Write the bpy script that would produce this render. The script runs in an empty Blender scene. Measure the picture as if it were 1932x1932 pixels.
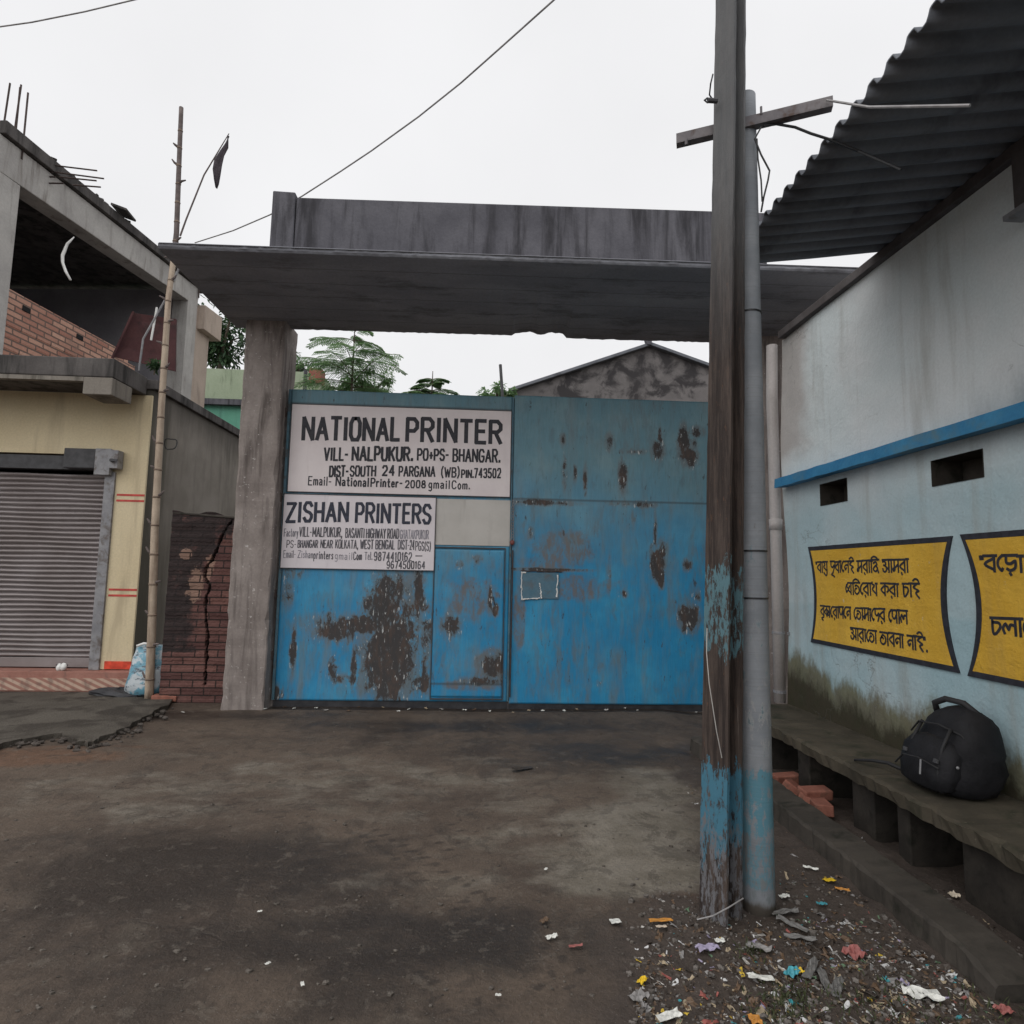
import bpy, bmesh, math, random
import numpy as np
from mathutils import Vector, Matrix
random.seed(7); rng = np.random.default_rng(11)
SC = bpy.context.scene
COL = SC.collection
R = math.radians

# ------------------------------------------------------------------ camera
# measured from the photograph: focal length, vanishing point of the lane, roll
F, CX, H = 1150.0, 966.0, 1.5
def _n(v): v = np.array(v, float); return v/np.linalg.norm(v)
_dy = _n([(900-CX)/F, -(1080-CX)/F, -1]); _z = _n(np.cross([1, -.019, 0], _dy))
if _z[1] < 0: _z = -_z
_x = np.cross(_dy, _z); WM = np.array([_x, _dy, _z]); CAM = np.array([0, 0, H])
cam = bpy.data.cameras.new('camera'); camo = bpy.data.objects.new('camera', cam); COL.objects.link(camo)
cam.sensor_fit = 'HORIZONTAL'; cam.sensor_width = 36; cam.lens = 36*F/1932
cam.clip_start = .05; cam.clip_end = 1500
m4 = Matrix([list(WM[0]) + [0], list(WM[1]) + [0], list(WM[2]) + [H], [0, 0, 0, 1]])
camo.matrix_world = m4
SC.camera = camo

# ------------------------------------------------------------------ sky, sun, exposure (overcast)
wd = bpy.data.worlds.new('World'); SC.world = wd; wd.use_nodes = True
nt = wd.node_tree; bg = nt.nodes['Background']
sky = nt.nodes.new('ShaderNodeTexSky'); sky.sky_type = 'NISHITA'; sky.sun_disc = False
sky.sun_elevation = R(50); sky.sun_rotation = R(219); sky.dust_density = 4
hs = nt.nodes.new('ShaderNodeHueSaturation'); hs.inputs['Saturation'].default_value = .2
mx = nt.nodes.new('ShaderNodeMix'); mx.data_type = 'RGBA'; mx.inputs[0].default_value = .93
mx.inputs[7].default_value = (9.25, 9.25, 9.4, 1)
nt.links.new(sky.outputs[0], hs.inputs['Color']); nt.links.new(hs.outputs[0], mx.inputs[6])
cn_ = nt.nodes.new('ShaderNodeTexNoise'); cn_.inputs['Scale'].default_value = 2.2; cn_.inputs['Detail'].default_value = 5
tcw = nt.nodes.new('ShaderNodeTexCoord'); nt.links.new(tcw.outputs['Generated'], cn_.inputs['Vector'])
mr = nt.nodes.new('ShaderNodeMapRange'); mr.inputs[1].default_value = .3; mr.inputs[2].default_value = .7; mr.inputs[3].default_value = .955; mr.inputs[4].default_value = 1.035
nt.links.new(cn_.outputs[0], mr.inputs[0]); vm = nt.nodes.new('ShaderNodeVectorMath'); vm.operation = 'SCALE'
nt.links.new(mx.outputs[2], vm.inputs[0]); nt.links.new(mr.outputs[0], vm.inputs['Scale']); nt.links.new(vm.outputs[0], bg.inputs[0]); bg.inputs[1].default_value = .1
sl = bpy.data.lights.new('sun', 'SUN'); sl.energy = 1.35; sl.angle = R(85); sl.color = (1, .97, .93)
so = bpy.data.objects.new('sun', sl); COL.objects.link(so)
so.rotation_euler = Vector((.5, .62, -.95)).to_track_quat('-Z', 'Y').to_euler()
SC.view_settings.view_transform = 'Standard'; SC.view_settings.look = 'None'
SC.view_settings.exposure = 0.0; SC.view_settings.gamma = 1

# ------------------------------------------------------------------ pixel (of the 1932 wide view) -> point on a real plane
def ray(u, v): return WM @ np.array([(u-CX)/F, -(v-CX)/F, -1.0])
def onZ(u, v, z=0): d = ray(u, v); return Vector(CAM + d*((z-H)/d[2]))
def onY(u, v, y): d = ray(u, v); return Vector(CAM + d*(y/d[1]))
def onX(u, v, x): d = ray(u, v); return Vector(CAM + d*(x/d[0]))

# ------------------------------------------------------------------ mesh helpers
ORG = {}
class MB:
    def __init__(s): s.v = []; s.f = []
    def add(s, vs, fs):
        b = len(s.v); s.v += [tuple(p) for p in vs]; s.f += [tuple(b+i for i in f) for f in fs]; return s
    def hexa(s, p):
        return s.add(p, [(3, 2, 1, 0), (4, 5, 6, 7), (0, 1, 5, 4), (1, 2, 6, 5), (2, 3, 7, 6), (3, 0, 4, 7)])
    def box(s, x0, x1, y0, y1, z0, z1):
        return s.hexa([(x0, y0, z0), (x1, y0, z0), (x1, y1, z0), (x0, y1, z0), (x0, y0, z1), (x1, y0, z1), (x1, y1, z1), (x0, y1, z1)])
    def obox(s, c, size, rot=(0, 0, 0)):
        from mathutils import Euler
        m = Euler(rot).to_matrix(); c = Vector(c); a, b, d = [q/2 for q in size]
        return s.hexa([c + m @ Vector(q) for q in [(-a, -b, -d), (a, -b, -d), (a, b, -d), (-a, b, -d), (-a, -b, d), (a, -b, d), (a, b, d), (-a, b, d)]])
    def prism(s, poly, ext):
        e = Vector(ext); n = len(poly); p = [Vector(q) for q in poly]
        vs = p + [q + e for q in p]
        fs = [tuple(range(n-1, -1, -1)), tuple(range(n, 2*n))] + [(i, (i+1) % n, n+(i+1) % n, n+i) for i in range(n)]
        return s.add(vs, fs)
    def tube(s, path, r, n=8, cap=True):
        path = [Vector(p) for p in path]; k = len(path)
        rr = r if isinstance(r, (list, tuple)) else [r]*k
        vs = []; up = None
        for i, p in enumerate(path):
            t = (path[min(i+1, k-1)] - path[max(i-1, 0)]).normalized()
            if up is None: up = Vector((0, 0, 1)) if abs(t.z) < .9 else Vector((1, 0, 0))
            a = t.cross(up)
            if a.length < 1e-5: a = t.cross(Vector((0, 1, 0)))
            a.normalize(); b = a.cross(t).normalized(); up = b
            for j in range(n):
                q = 2*math.pi*j/n; vs.append(p + (a*math.cos(q) + b*math.sin(q))*rr[i])
        fs = []
        for i in range(k-1):
            for j in range(n):
                fs.append((i*n+j, i*n+(j+1) % n, (i+1)*n+(j+1) % n, (i+1)*n+j))
        if cap: fs += [tuple(range(n)), tuple((k-1)*n + j for j in range(n-1, -1, -1))]
        return s.add(vs, fs)
    def blob(s, c, rad, seed=0, amp=.2, nu=10, nv=7, flat=0):
        g = random.Random(seed); c = Vector(c); vs = []; ph = [g.uniform(0, 6) for _ in range(6)]
        for i in range(nv+1):
            th = math.pi*i/nv
            for j in range(nu):
                a = 2*math.pi*j/nu
                k = 1 + amp*(math.sin(2*a+ph[0]+th)*.5 + math.sin(3*a+ph[1])*.3*math.sin(2*th+ph[2]) + g.uniform(-.3, .3))
                vs.append(c + Vector((rad[0]*k*math.sin(th)*math.cos(a), rad[1]*k*math.sin(th)*math.sin(a), rad[2]*k*math.cos(th))))
        fs = [(i*nu+j, i*nu+(j+1) % nu, (i+1)*nu+(j+1) % nu, (i+1)*nu+j) for i in range(nv) for j in range(nu)]
        return s.add(vs, fs)
    def build(s, name, m, parent=None, bevel=0, smooth=False, org=None, solid=0):
        o0 = ORG.get(parent.name, Vector((0, 0, 0))) if parent is not None else Vector(org or (0, 0, 0))
        me = bpy.data.meshes.new(name); me.from_pydata([(v[0]-o0.x, v[1]-o0.y, v[2]-o0.z) for v in s.v], [], s.f)
        bm = bmesh.new(); bm.from_mesh(me)
        if not solid and len(s.f) < 60000: bmesh.ops.recalc_face_normals(bm, faces=bm.faces)
        bm.to_mesh(me); bm.free()
        me.materials.append(m)
        if smooth: me.polygons.foreach_set('use_smooth', [True]*len(me.polygons))
        o = bpy.data.objects.new(name, me); COL.objects.link(o)
        if parent is not None: o.parent = parent
        else: o.location = o0
        ORG[o.name] = o0
        if bevel:
            b = o.modifiers.new('bevel', 'BEVEL'); b.width = bevel; b.segments = 2; b.limit_method = 'ANGLE'; b.angle_limit = R(40)
        if solid:
            b = o.modifiers.new('solid', 'SOLIDIFY'); b.thickness = solid; b.offset = 1
        return o
def tag(o, label=None, cat=None, group=None, kind=None):
    if label: o['label'] = label
    if cat: o['category'] = cat
    if group: o['group'] = group
    if kind: o['kind'] = kind
    return o
def thing(name, loc, label, cat, group=None):
    o = bpy.data.objects.new(name, None); COL.objects.link(o); o.location = loc; o.empty_display_size = .2
    ORG[o.name] = Vector(loc); return tag(o, label, cat, group)
def copy_thing(o, parent=None):
    c = o.copy(); COL.objects.link(c)
    if parent is not None: c.parent = parent
    for ch in list(o.children): copy_thing(ch, c)
    return c

# value noise in numpy, for relief and wear masks
_tab = rng.random((256, 256))
def vnoise(x, y):
    xi = np.floor(x).astype(int); yi = np.floor(y).astype(int); fx = x-xi; fy = y-yi
    fx = fx*fx*(3-2*fx); fy = fy*fy*(3-2*fy)
    g = lambda a, b: _tab[a % 256, b % 256]
    return (g(xi, yi)*(1-fx)+g(xi+1, yi)*fx)*(1-fy) + (g(xi, yi+1)*(1-fx)+g(xi+1, yi+1)*fx)*fy
def fbm(x, y, o=4):
    t = 0; a = .5
    for k in range(o): t = t + a*vnoise(x*2**k+17*k, y*2**k+31*k); a *= .5
    return t
def ell(a, b, ca, cb, ra, rb):
    d = ((a-ca)/ra)**2 + ((b-cb)/rb)**2
    return np.clip(1.35 - np.sqrt(d)*.85, 0, 1)
def grid(name, us, vs, fn, attrs, m, parent=None, smooth=True, solid=0, org=None, hole=None):
    """sheet mesh: fn(U,V)->x,y,z arrays; attrs {name: array fn(U,V)}"""
    U, V = np.meshgrid(us, vs); x, y, z = fn(U, V); nu, nv = len(us), len(vs)
    o0 = ORG.get(parent.name, Vector((0, 0, 0))) if parent is not None else Vector(org or (0, 0, 0))
    co = np.stack([x-o0.x, y-o0.y, z-o0.z], -1).reshape(-1, 3)
    i = np.arange(nv-1)[:, None]*nu + np.arange(nu-1)[None, :]
    f = np.stack([i, i+1, i+1+nu, i+nu], -1).reshape(-1, 4)
    if hole is not None:
        uc, vc = np.meshgrid((us[1:]+us[:-1])/2, (vs[1:]+vs[:-1])/2); f = f[~hole(uc, vc).ravel()]
    me = bpy.data.meshes.new(name); me.from_pydata(co.tolist(), [], f.tolist())
    for k, af in attrs.items():
        a = me.attributes.new(k, 'FLOAT', 'POINT')
        a.data.foreach_set('value', np.broadcast_to(af(U, V), U.shape).astype(np.float32).ravel())
    if smooth: me.polygons.foreach_set('use_smooth', [True]*len(me.polygons))
    me.materials.append(m); o = bpy.data.objects.new(name, me); COL.objects.link(o)
    if parent is not None: o.parent = parent
    else: o.location = o0
    ORG[o.name] = o0
    if solid:
        b = o.modifiers.new('solid', 'SOLIDIFY'); b.thickness = solid; b.offset = -1
    return o

# ------------------------------------------------------------------ material helpers
class SH:
    def __init__(s, name, rough=.8, spec=.3, metal=0):
        s.m = bpy.data.materials.new(name); s.m.use_nodes = True; s.t = s.m.node_tree
        s.b = s.t.nodes['Principled BSDF']; s.b.inputs['Roughness'].default_value = rough
        s.b.inputs['Specular IOR Level'].default_value = spec; s.b.inputs['Metallic'].default_value = metal
        s._tc = None
    def node(s, t): return s.t.nodes.new(t)
    def put(s, sock, v):
        if isinstance(v, bpy.types.NodeSocket): s.t.links.new(v, sock)
        elif isinstance(v, (tuple, list)) and sock.type == 'RGBA': sock.default_value = (*v[:3], 1)
        else: sock.default_value = v
    def tc(s, scale=None, loc=None):
        if s._tc is None: s._tc = s.node('ShaderNodeTexCoord').outputs['Object']
        if scale is None and loc is None: return s._tc
        n = s.node('ShaderNodeMapping'); s.t.links.new(s._tc, n.inputs[0])
        if scale: n.inputs['Scale'].default_value = scale
        if loc: n.inputs['Location'].default_value = loc
        return n.outputs[0]
    def noise(s, scale, detail=4, rough=.55, vec=None, dist=0):
        n = s.node('ShaderNodeTexNoise'); s.put(n.inputs['Vector'], vec or s.tc())
        n.inputs['Scale'].default_value = scale; n.inputs['Detail'].default_value = detail
        n.inputs['Roughness'].default_value = rough; n.inputs['Distortion'].default_value = dist
        return n.outputs[0]
    def attr(s, name):
        n = s.node('ShaderNodeAttribute'); n.attribute_name = name; return n.outputs['Fac']
    def ss(s, x, lo, hi):
        n = s.node('ShaderNodeMapRange'); n.interpolation_type = 'SMOOTHSTEP'; s.put(n.inputs[0], x)
        n.inputs[1].default_value = lo; n.inputs[2].default_value = hi; return n.outputs[0]
    def mth(s, op, a, b=0.0, clamp=False):
        n = s.node('ShaderNodeMath'); n.operation = op; n.use_clamp = clamp; s.put(n.inputs[0], a); s.put(n.inputs[1], b); return n.outputs[0]
    def mix(s, f, a, b, mode='MIX'):
        n = s.node('ShaderNodeMix'); n.data_type = 'RGBA'; n.blend_type = mode
        s.put(n.inputs[0], f); s.put(n.inputs[6], a); s.put(n.inputs[7], b); return n.outputs[2]
    def sep(s, v=None):
        n = s.node('ShaderNodeSeparateXYZ'); s.put(n.inputs[0], v or s.tc()); return n.outputs
    def done(s, col, h=None, bump=.3, dist=.01, rough=None):
        s.put(s.b.inputs['Base Color'], col)
        if rough is not None: s.put(s.b.inputs['Roughness'], rough)
        if h is not None:
            n = s.node('ShaderNodeBump'); n.inputs['Strength'].default_value = bump; n.inputs['Distance'].default_value = dist
            s.put(n.inputs['Height'], h); s.t.links.new(n.outputs[0], s.b.inputs['Normal'])
        return s.m
def weathered(name, c1, c2, stain=None, sc=2.5, streak=0, fine=45, rough=.85, spec=.25, bump=.35, dist=.006, lo=.5, hi=.72, metal=0, speck=None):
    s = SH(name, rough, spec, metal)
    n1 = s.noise(sc, 6, .6); col = s.mix(s.ss(n1, .3, .7), c1, c2)
    n2 = s.noise(fine, 3, .6); col = s.mix(.35, col, s.mix(n2, (.45, .45, .45), (1.5, 1.5, 1.5)), 'MULTIPLY')
    if stain:
        v = s.tc((1, 1, .12)) if streak else None
        n3 = s.noise(sc*(3.5 if streak else 1.6), 6, .62, v, .4)
        col = s.mix(s.ss(n3, lo, hi), col, stain)
    if speck:
        n4 = s.noise(22, 5, .7); col = s.mix(s.ss(n4, .62, .68), col, speck)
    return s.done(col, s.mth('ADD', n2, s.noise(fine*.2, 5)), bump, dist)
def plain(name, c, rough=.6, spec=.4, metal=0, var=.25, sc=12):
    s = SH(name, rough, spec, metal); n = s.noise(sc, 4)
    k = 1-var
    return s.done(s.mix(s.ss(n, .3, .7), tuple(q*k for q in c), tuple(min(1, q*(1+var)) for q in c)))

# ------------------------------------------------------------------ materials
M = {}
M['conc_dark'] = weathered('weathered_dark_concrete', (.085, .084, .098), (.14, .138, .155), (.042, .041, .047), 1.6, 1, lo=.44, hi=.66, bump=.5)
def soffit():
    q = SH('shuttered_soffit_concrete', .9, .2); x, y, z = q.sep()[:3]; n = q.noise(1.1, 7, .6, q.tc((.6, 1.6, 1))); f = q.noise(40, 4)
    c = q.mix(q.ss(n, .3, .7), (.21, .217, .245), (.3, .308, .34)); c = q.mix(q.mth('MULTIPLY', q.ss(q.noise(2.3, 8, .7, q.tc((.5, 1.4, 1))), .5, .66), .7), c, (.12, .12, .13))
    fr_ = q.mth('FRACT', q.mth('MULTIPLY', q.mth('ADD', y, q.mth('MULTIPLY', n, .03)), 3.4)); seam = q.mth('MULTIPLY', q.mth('SUBTRACT', 1, q.ss(q.mth('ABSOLUTE', q.mth('SUBTRACT', fr_, .5)), .0, .035)), .5)
    c = q.mix(seam, c, (.06, .057, .06)); c = q.mix(.4, c, q.mix(f, (.5, .5, .5), (1.5, 1.5, 1.5)), 'MULTIPLY')
    return q.done(c, q.mth('ADD', f, q.mth('MULTIPLY', seam, -2)), .4, .008)
M['conc_soffit'] = soffit()
M['slab_dark'] = weathered('rain_blackened_fascia', (.075, .068, .066), (.13, .12, .115), (.035, .033, .032), 1.8, 1, lo=.42, hi=.66)
M['conc_pillar'] = weathered('pillar_concrete', (.21, .18, .166), (.31, .272, .252), (.11, .092, .085), 2.4, 1, lo=.44, hi=.68, speck=(.5, .47, .45))
M['conc_grey'] = weathered('grey_cast_concrete', (.26, .25, .24), (.37, .355, .34), (.16, .15, .14), 2, 1)
M['conc_pale'] = weathered('pale_cast_concrete', (.38, .365, .35), (.5, .485, .46), (.24, .22, .2), 2, 1)
M['conc_mossy'] = weathered('mossy_bench_concrete', (.05, .043, .032), (.085, .072, .053), (.028, .03, .018), 3, 0, speck=(.12, .105, .08))
M['pier'] = weathered('sooty_damp_masonry', (.022, .019, .017), (.045, .039, .033), (.012, .012, .009), 5, bump=.45, dist=.006)  # near-black masonry of the bench piers
M['conc_kerb'] = weathered('damp_kerb_concrete', (.04, .035, .03), (.068, .059, .05), (.02, .02, .015), 4)
M['plaster_side'] = weathered('stained_side_plaster', (.2, .18, .155), (.27, .245, .215), (.075, .07, .058), 1.3, 1, lo=.45, hi=.68)
M['yellow_wall'] = weathered('cream_yellow_paint', (.62, .52, .34), (.68, .585, .4), (.48, .4, .27), 1.2, 1, bump=.1)
M['red_paint'] = plain('red_stripe_paint', (.5, .06, .05), .6)
M['red_tile'] = plain('orange_red_tile', (.62, .07, .035), .35)
M['beige_wall'] = weathered('beige_plaster', (.44, .36, .3), (.52, .43, .36), (.33, .27, .23), 1.5, 1, bump=.1)
M['black_wire'] = plain('black_cable_sheath', (.02, .02, .022), .5)
M['grey_wire'] = plain('grey_aluminium_wire', (.3, .29, .29), .5, metal=.2)
M['rebar'] = plain('rusty_rebar_steel', (.07, .05, .045), .7, metal=.3)
M['steel_dark'] = plain('dark_painted_steel', (.06, .06, .065), .6)
M['steel_grey'] = weathered('grey_galvanised_steel', (.2, .2, .215), (.3, .3, .31), (.12, .1, .09), 6, 0, rough=.55, spec=.5, bump=.1, metal=.2)
M['arm_steel'] = weathered('weathered_angle_iron', (.13, .12, .13), (.2, .185, .19), (.09, .06, .05), 8, rough=.6, bump=.1)
M['ink'] = plain('black_sign_paint', (.026, .026, .034), .6, var=.3, sc=30)
M['ink_blue'] = plain('blue_black_sign_paint', (.03, .034, .055), .6, var=.35, sc=30)
M['bamboo'] = weathered('dry_bamboo', (.36, .285, .22), (.48, .39, .3), (.24, .175, .13), 3, 1, rough=.6)
M['bamboo_dark'] = plain('weathered_bamboo_top', (.13, .105, .1), .8)
M['pvc'] = weathered('grey_pvc_pipe', (.4, .37, .36), (.46, .43, .42), (.3, .28, .26), 2, 1, rough=.5, bump=.05)
M['bark'] = weathered('tree_bark', (.08, .065, .05), (.14, .115, .09), None, 6)
M['maroon'] = weathered('maroon_sheet_metal', (.07, .03, .033), (.1, .045, .045), (.05, .03, .03), 4)
M['white_plastic'] = plain('white_plastic', (.75, .75, .73), .45, var=.08)
M['black_fabric'] = weathered('black_bag_fabric', (.009, .009, .011), (.016, .016, .019), None, 9, fine=16, rough=.7, bump=.55, dist=.012)
M['black_web'] = plain('black_webbing', (.02, .02, .022), .7)
M['flag_cloth'] = plain('dark_flag_cloth', (.06, .05, .06), .9)
M['tar'] = weathered('black_tarpaulin', (.025, .026, .03), (.05, .05, .055), None, 8, rough=.5)
M['band_blue'] = weathered('blue_ledge_paint', (.03, .17, .34), (.055, .24, .42), (.1, .2, .26), 3, 0, rough=.6)
M['void'] = plain('dark_opening', (.012, .012, .013), .95)

def brick_mat(name, c1, c2, mortar, stain, slo, shi, bw=.24, bh=.075, axis='XZ'):
    s = SH(name, .9, .2)
    x, y, z = s.sep()[:3]; cb = s.node('ShaderNodeCombineXYZ'); s.put(cb.inputs[0], x if axis == 'XZ' else y); s.put(cb.inputs[1], z)
    b = s.node('ShaderNodeTexBrick'); s.t.links.new(cb.outputs[0], b.inputs['Vector'])
    b.inputs['Scale'].default_value = 1; b.inputs['Brick Width'].default_value = bw; b.inputs['Row Height'].default_value = bh
    b.inputs['Mortar Size'].default_value = .008; b.inputs['Mortar Smooth'].default_value = .3; b.inputs['Bias'].default_value = -.1
    s.put(b.inputs['Color1'], c1); s.put(b.inputs['Color2'], c2); s.put(b.inputs['Mortar'], mortar); b.inputs['Mortar Size'].default_value = .011
    n = s.noise(1.8, 6, .6); col = s.mix(s.ss(n, slo, shi), b.outputs[0], stain)
    n2 = s.noise(40, 4); col = s.mix(.5, col, s.mix(n2, (.5, .5, .5), (1.5, 1.5, 1.5)), 'MULTIPLY')
    h = s.mth('SUBTRACT', s.mth('MULTIPLY', n2, .4), b.outputs[1])
    return s.done(col, h, .8, .012)
M['brick_new'] = brick_mat('fresh_infill_brick', (.4, .2, .15), (.6, .37, .28), (.17, .125, .105), (.3, .2, .16), .58, .75, axis='YZ')
M['brick_loose'] = weathered('broken_red_brick', (.23, .09, .065), (.33, .14, .1), (.15, .08, .06), 9)

def paint_gate():
    s = SH('weathered_blue_gate_paint', .55, .35)
    fade_haze, wear, prim, st = s.attr('fade'), s.attr('wear'), s.attr('primer'), s.attr('seam')
    n1 = s.noise(2.2, 6, .6); nv = s.noise(6, 6, .65, s.tc((1, 1, .18)), .3)
    col = s.mix(fade_haze, (.02, .235, .46), (.12, .245, .3))
    col = s.mix(s.ss(n1, .42, .68), col, s.mix(fade_haze, (.04, .29, .5), (.165, .28, .32)))
    col = s.mix(s.mth('MULTIPLY', s.ss(nv, .47, .74), .75), col, (.15, .21, .235))
    col = s.mix(s.mth('MULTIPLY', s.ss(s.noise(11, 7, .7, s.tc((1, 1, .3)), .5), .5, .68), .55), col, (.1, .17, .21))
    fs2 = s.noise(60, 4, .65, s.tc((1, 1, .1))); col = s.mix(.4, col, s.mix(fs2, (.5, .5, .5), (1.5, 1.5, 1.5)), 'MULTIPLY')
    pm = s.ss(s.mth('ADD', prim, s.mth('MULTIPLY', s.mth('SUBTRACT', s.noise(7, 6, .65), .5), .9)), .42, .75)
    col = s.mix(s.mth('MULTIPLY', pm, s.mth('ADD', .3, s.mth('MULTIPLY', s.ss(s.noise(15, 8, .72, s.tc((1, 1, .35)), .4), .4, .6), .6))), col, s.mix(s.noise(9, 4), (.13, .125, .125), (.18, .145, .125)))
    big = s.noise(10, 9, .76, s.tc((1, 1, .5)), .3)
    wm = s.ss(s.mth('ADD', wear, s.mth('MULTIPLY', s.mth('SUBTRACT', big, .5), 2.1)), .52, .62)
    sp = s.ss(s.noise(17, 6, .72, s.tc((1, 1, .32))), .62, .67)
    wm = s.mth('MAXIMUM', wm, s.mth('MULTIPLY', sp, .8))
    rust = s.mix(s.ss(s.noise(9, 7, .7, s.tc((1, 1, .4))), .44, .68), (.055, .052, .053), (.1, .07, .057)); rust = s.mix(s.ss(s.noise(24, 6, .7, s.tc((1, 1, .4))), .56, .66), rust, (.15, .17, .18))
    hz = s.mth('MULTIPLY', s.ss(wear, .0, .45), s.ss(s.noise(9, 8, .72, s.tc((1, 1, .3)), .4), .38, .62))
    col = s.mix(s.mth('MULTIPLY', hz, .75), col, s.mix(s.noise(5, 5), (.13, .155, .165), (.17, .165, .16)))
    gz_ = s.mth('MULTIPLY', s.ss(s.noise(1.2, 4, .5), .47, .62), s.ss(s.noise(12, 8, .74, s.tc((1, 1, .25)), .4), .44, .62))
    col = s.mix(s.mth('MULTIPLY', gz_, .6), col, (.125, .165, .185))
    dk = s.ss(s.noise(23, 7, .76, s.tc((1, 1, .2)), .2), .6, .68); col = s.mix(s.mth('MULTIPLY', dk, .55), col, (.06, .075, .085))
    edge = s.mth('MULTIPLY', s.ss(s.mth('ADD', wear, s.mth('MULTIPLY', s.mth('SUBTRACT', big, .5), 2.1)), .34, .52), .75)
    col = s.mix(edge, col, (.12, .15, .165))
    col = s.mix(wm, col, rust)
    chip = s.mth('MULTIPLY', s.ss(s.noise(38, 4, .6, s.tc((1, 1, .25))), .625, .67), s.ss(wear, .12, .4))
    col = s.mix(chip, col, (.5, .52, .52))
    col = s.mix(s.mth('MULTIPLY', st, .8), col, (.05, .06, .065))
    h = s.mth('ADD', s.mth('MULTIPLY', wm, -.5), s.mth('MULTIPLY', s.noise(3, 3), .6))
    return s.done(col, h, .35, .01, s.mth('ADD', .5, s.mth('MULTIPLY', wm, .35)))
M['gate'] = paint_gate()
M['gate_edge'] = weathered('blue_grey_frame_paint', (.07, .15, .2), (.11, .2, .25), (.09, .07, .06), 6, 0, rough=.6)

def board_mat(name, c1, c2, st):
    s = SH(name, .6, .3); n = s.noise(2.5, 6, .6); col = s.mix(s.ss(n, .3, .7), c1, c2)
    v = s.noise(7, 6, .65, s.tc((1, 1, .15))); col = s.mix(s.mth('MULTIPLY', s.ss(v, .55, .8), .6), col, st)
    sp = s.noise(30, 4, .7); col = s.mix(s.mth('MULTIPLY', s.ss(sp, .7, .74), .7), col, (.2, .17, .16))
    return s.done(col, n, .1)
M['board_pink'] = board_mat('off_white_sign_enamel', (.7, .63, .635), (.78, .715, .715), (.54, .48, .48))
M['board_lilac'] = board_mat('pale_sign_enamel', (.68, .63, .66), (.76, .71, .735), (.52, .48, .5))
M['board_beige'] = board_mat('beige_grey_paint', (.47, .45, .42), (.55, .53, .5), (.27, .25, .23))

def wall_right():
    s = SH('pale_blue_weathered_wall', .85, .2)
    moss, blue, grime, gap = s.attr('moss'), s.attr('blue'), s.attr('grime'), s.attr('bare')
    n = s.noise(1.3, 6, .55); col = s.mix(blue, (.62, .68, .69), (.32, .465, .515))
    col = s.mix(s.ss(n, .35, .7), col, s.mix(blue, (.67, .695, .7), (.4, .5, .535)))
    nv = s.noise(5, 6, .62, s.tc((1, 1, .1)), .2)
    col = s.mix(s.mth('MULTIPLY', s.ss(nv, .5, .75), .45), col, (.3, .285, .25))
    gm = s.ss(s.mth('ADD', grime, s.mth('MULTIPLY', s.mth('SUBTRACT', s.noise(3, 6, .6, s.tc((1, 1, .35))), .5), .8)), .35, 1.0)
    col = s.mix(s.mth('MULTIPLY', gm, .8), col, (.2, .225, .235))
    bm = s.ss(s.mth('ADD', gap, s.mth('MULTIPLY', s.mth('SUBTRACT', s.noise(2.5, 6), .5), .9)), .25, .85)
    col = s.mix(s.mth('MULTIPLY', bm, .8), col, (.42, .385, .365))
    mm = s.mth('ADD', s.mth('MULTIPLY', moss, 1.1), s.mth('MULTIPLY', s.mth('SUBTRACT', s.noise(6, 8, .7, s.tc((1, 1, .45))), .5), 1.3))
    col = s.mix(s.mth('MULTIPLY', s.ss(mm, .22, .6), .9), col, s.mix(s.noise(5, 5), (.16, .155, .07), (.1, .075, .055)))
    col = s.mix(s.ss(mm, .6, 1.0), col, s.mix(s.noise(9, 5), (.035, .04, .02), (.06, .045, .035)))
    f = s.noise(60, 3); col = s.mix(.25, col, s.mix(f, (.5, .5, .5), (1.5, 1.5, 1.5)), 'MULTIPLY')
    sp = s.noise(26, 5, .7); col = s.mix(s.mth('MULTIPLY', s.ss(sp, .69, .72), .6), col, (.22, .22, .2))
    vc = s.node('ShaderNodeTexVoronoi'); vc.feature = 'DISTANCE_TO_EDGE'; vc.inputs['Scale'].default_value = .9
    wv = s.node('ShaderNodeVectorMath'); wv.operation = 'ADD'; nn = s.node('ShaderNodeTexNoise'); nn.inputs['Scale'].default_value = 3; nn.inputs['Detail'].default_value = 6
    s.put(nn.inputs['Vector'], s.tc()); s.put(wv.inputs[0], s.tc()); s.t.links.new(nn.outputs[1], wv.inputs[1]); s.t.links.new(wv.outputs[0], vc.inputs['Vector'])
    ck = s.mth('MULTIPLY', s.mth('SUBTRACT', 1, s.ss(vc.outputs[0], 0, .006)), s.ss(s.noise(.8, 3), .48, .6))
    col = s.mix(s.mth('MULTIPLY', ck, .5), col, (.2, .2, .19))
    return s.done(col, s.mth('ADD', s.mth('MULTIPLY', f, .4), s.mth('ADD', s.mth('MULTIPLY', s.noise(3.5, 5), 4), s.mth('MULTIPLY', ck, -.6))), .5, .012)
M['wall_right'] = wall_right()
def yellow():
    q = SH('faded_yellow_wall_paint', .8, .2); n = q.noise(1.6, 7, .65); v = q.noise(6, 7, .7, q.tc((1, 1, .12)))
    c = q.mix(q.ss(n, .3, .7), (.6, .35, .04), (.74, .46, .07)); c = q.mix(q.mth('MULTIPLY', q.ss(v, .48, .72), .5), c, (.5, .31, .07))
    b = q.noise(30, 5, .7, q.tc((1, .15, 1))); c = q.mix(.3, c, q.mix(b, (.6, .6, .6), (1.4, 1.4, 1.4)), 'MULTIPLY')
    c = q.mix(q.mth('MULTIPLY', q.ss(q.noise(17, 7, .75), .64, .68), .55), c, (.55, .55, .45))
    return q.done(c, q.mth('ADD', q.noise(60, 3), q.mth('MULTIPLY', q.noise(3.5, 5), 4)), .5, .012)
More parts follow.
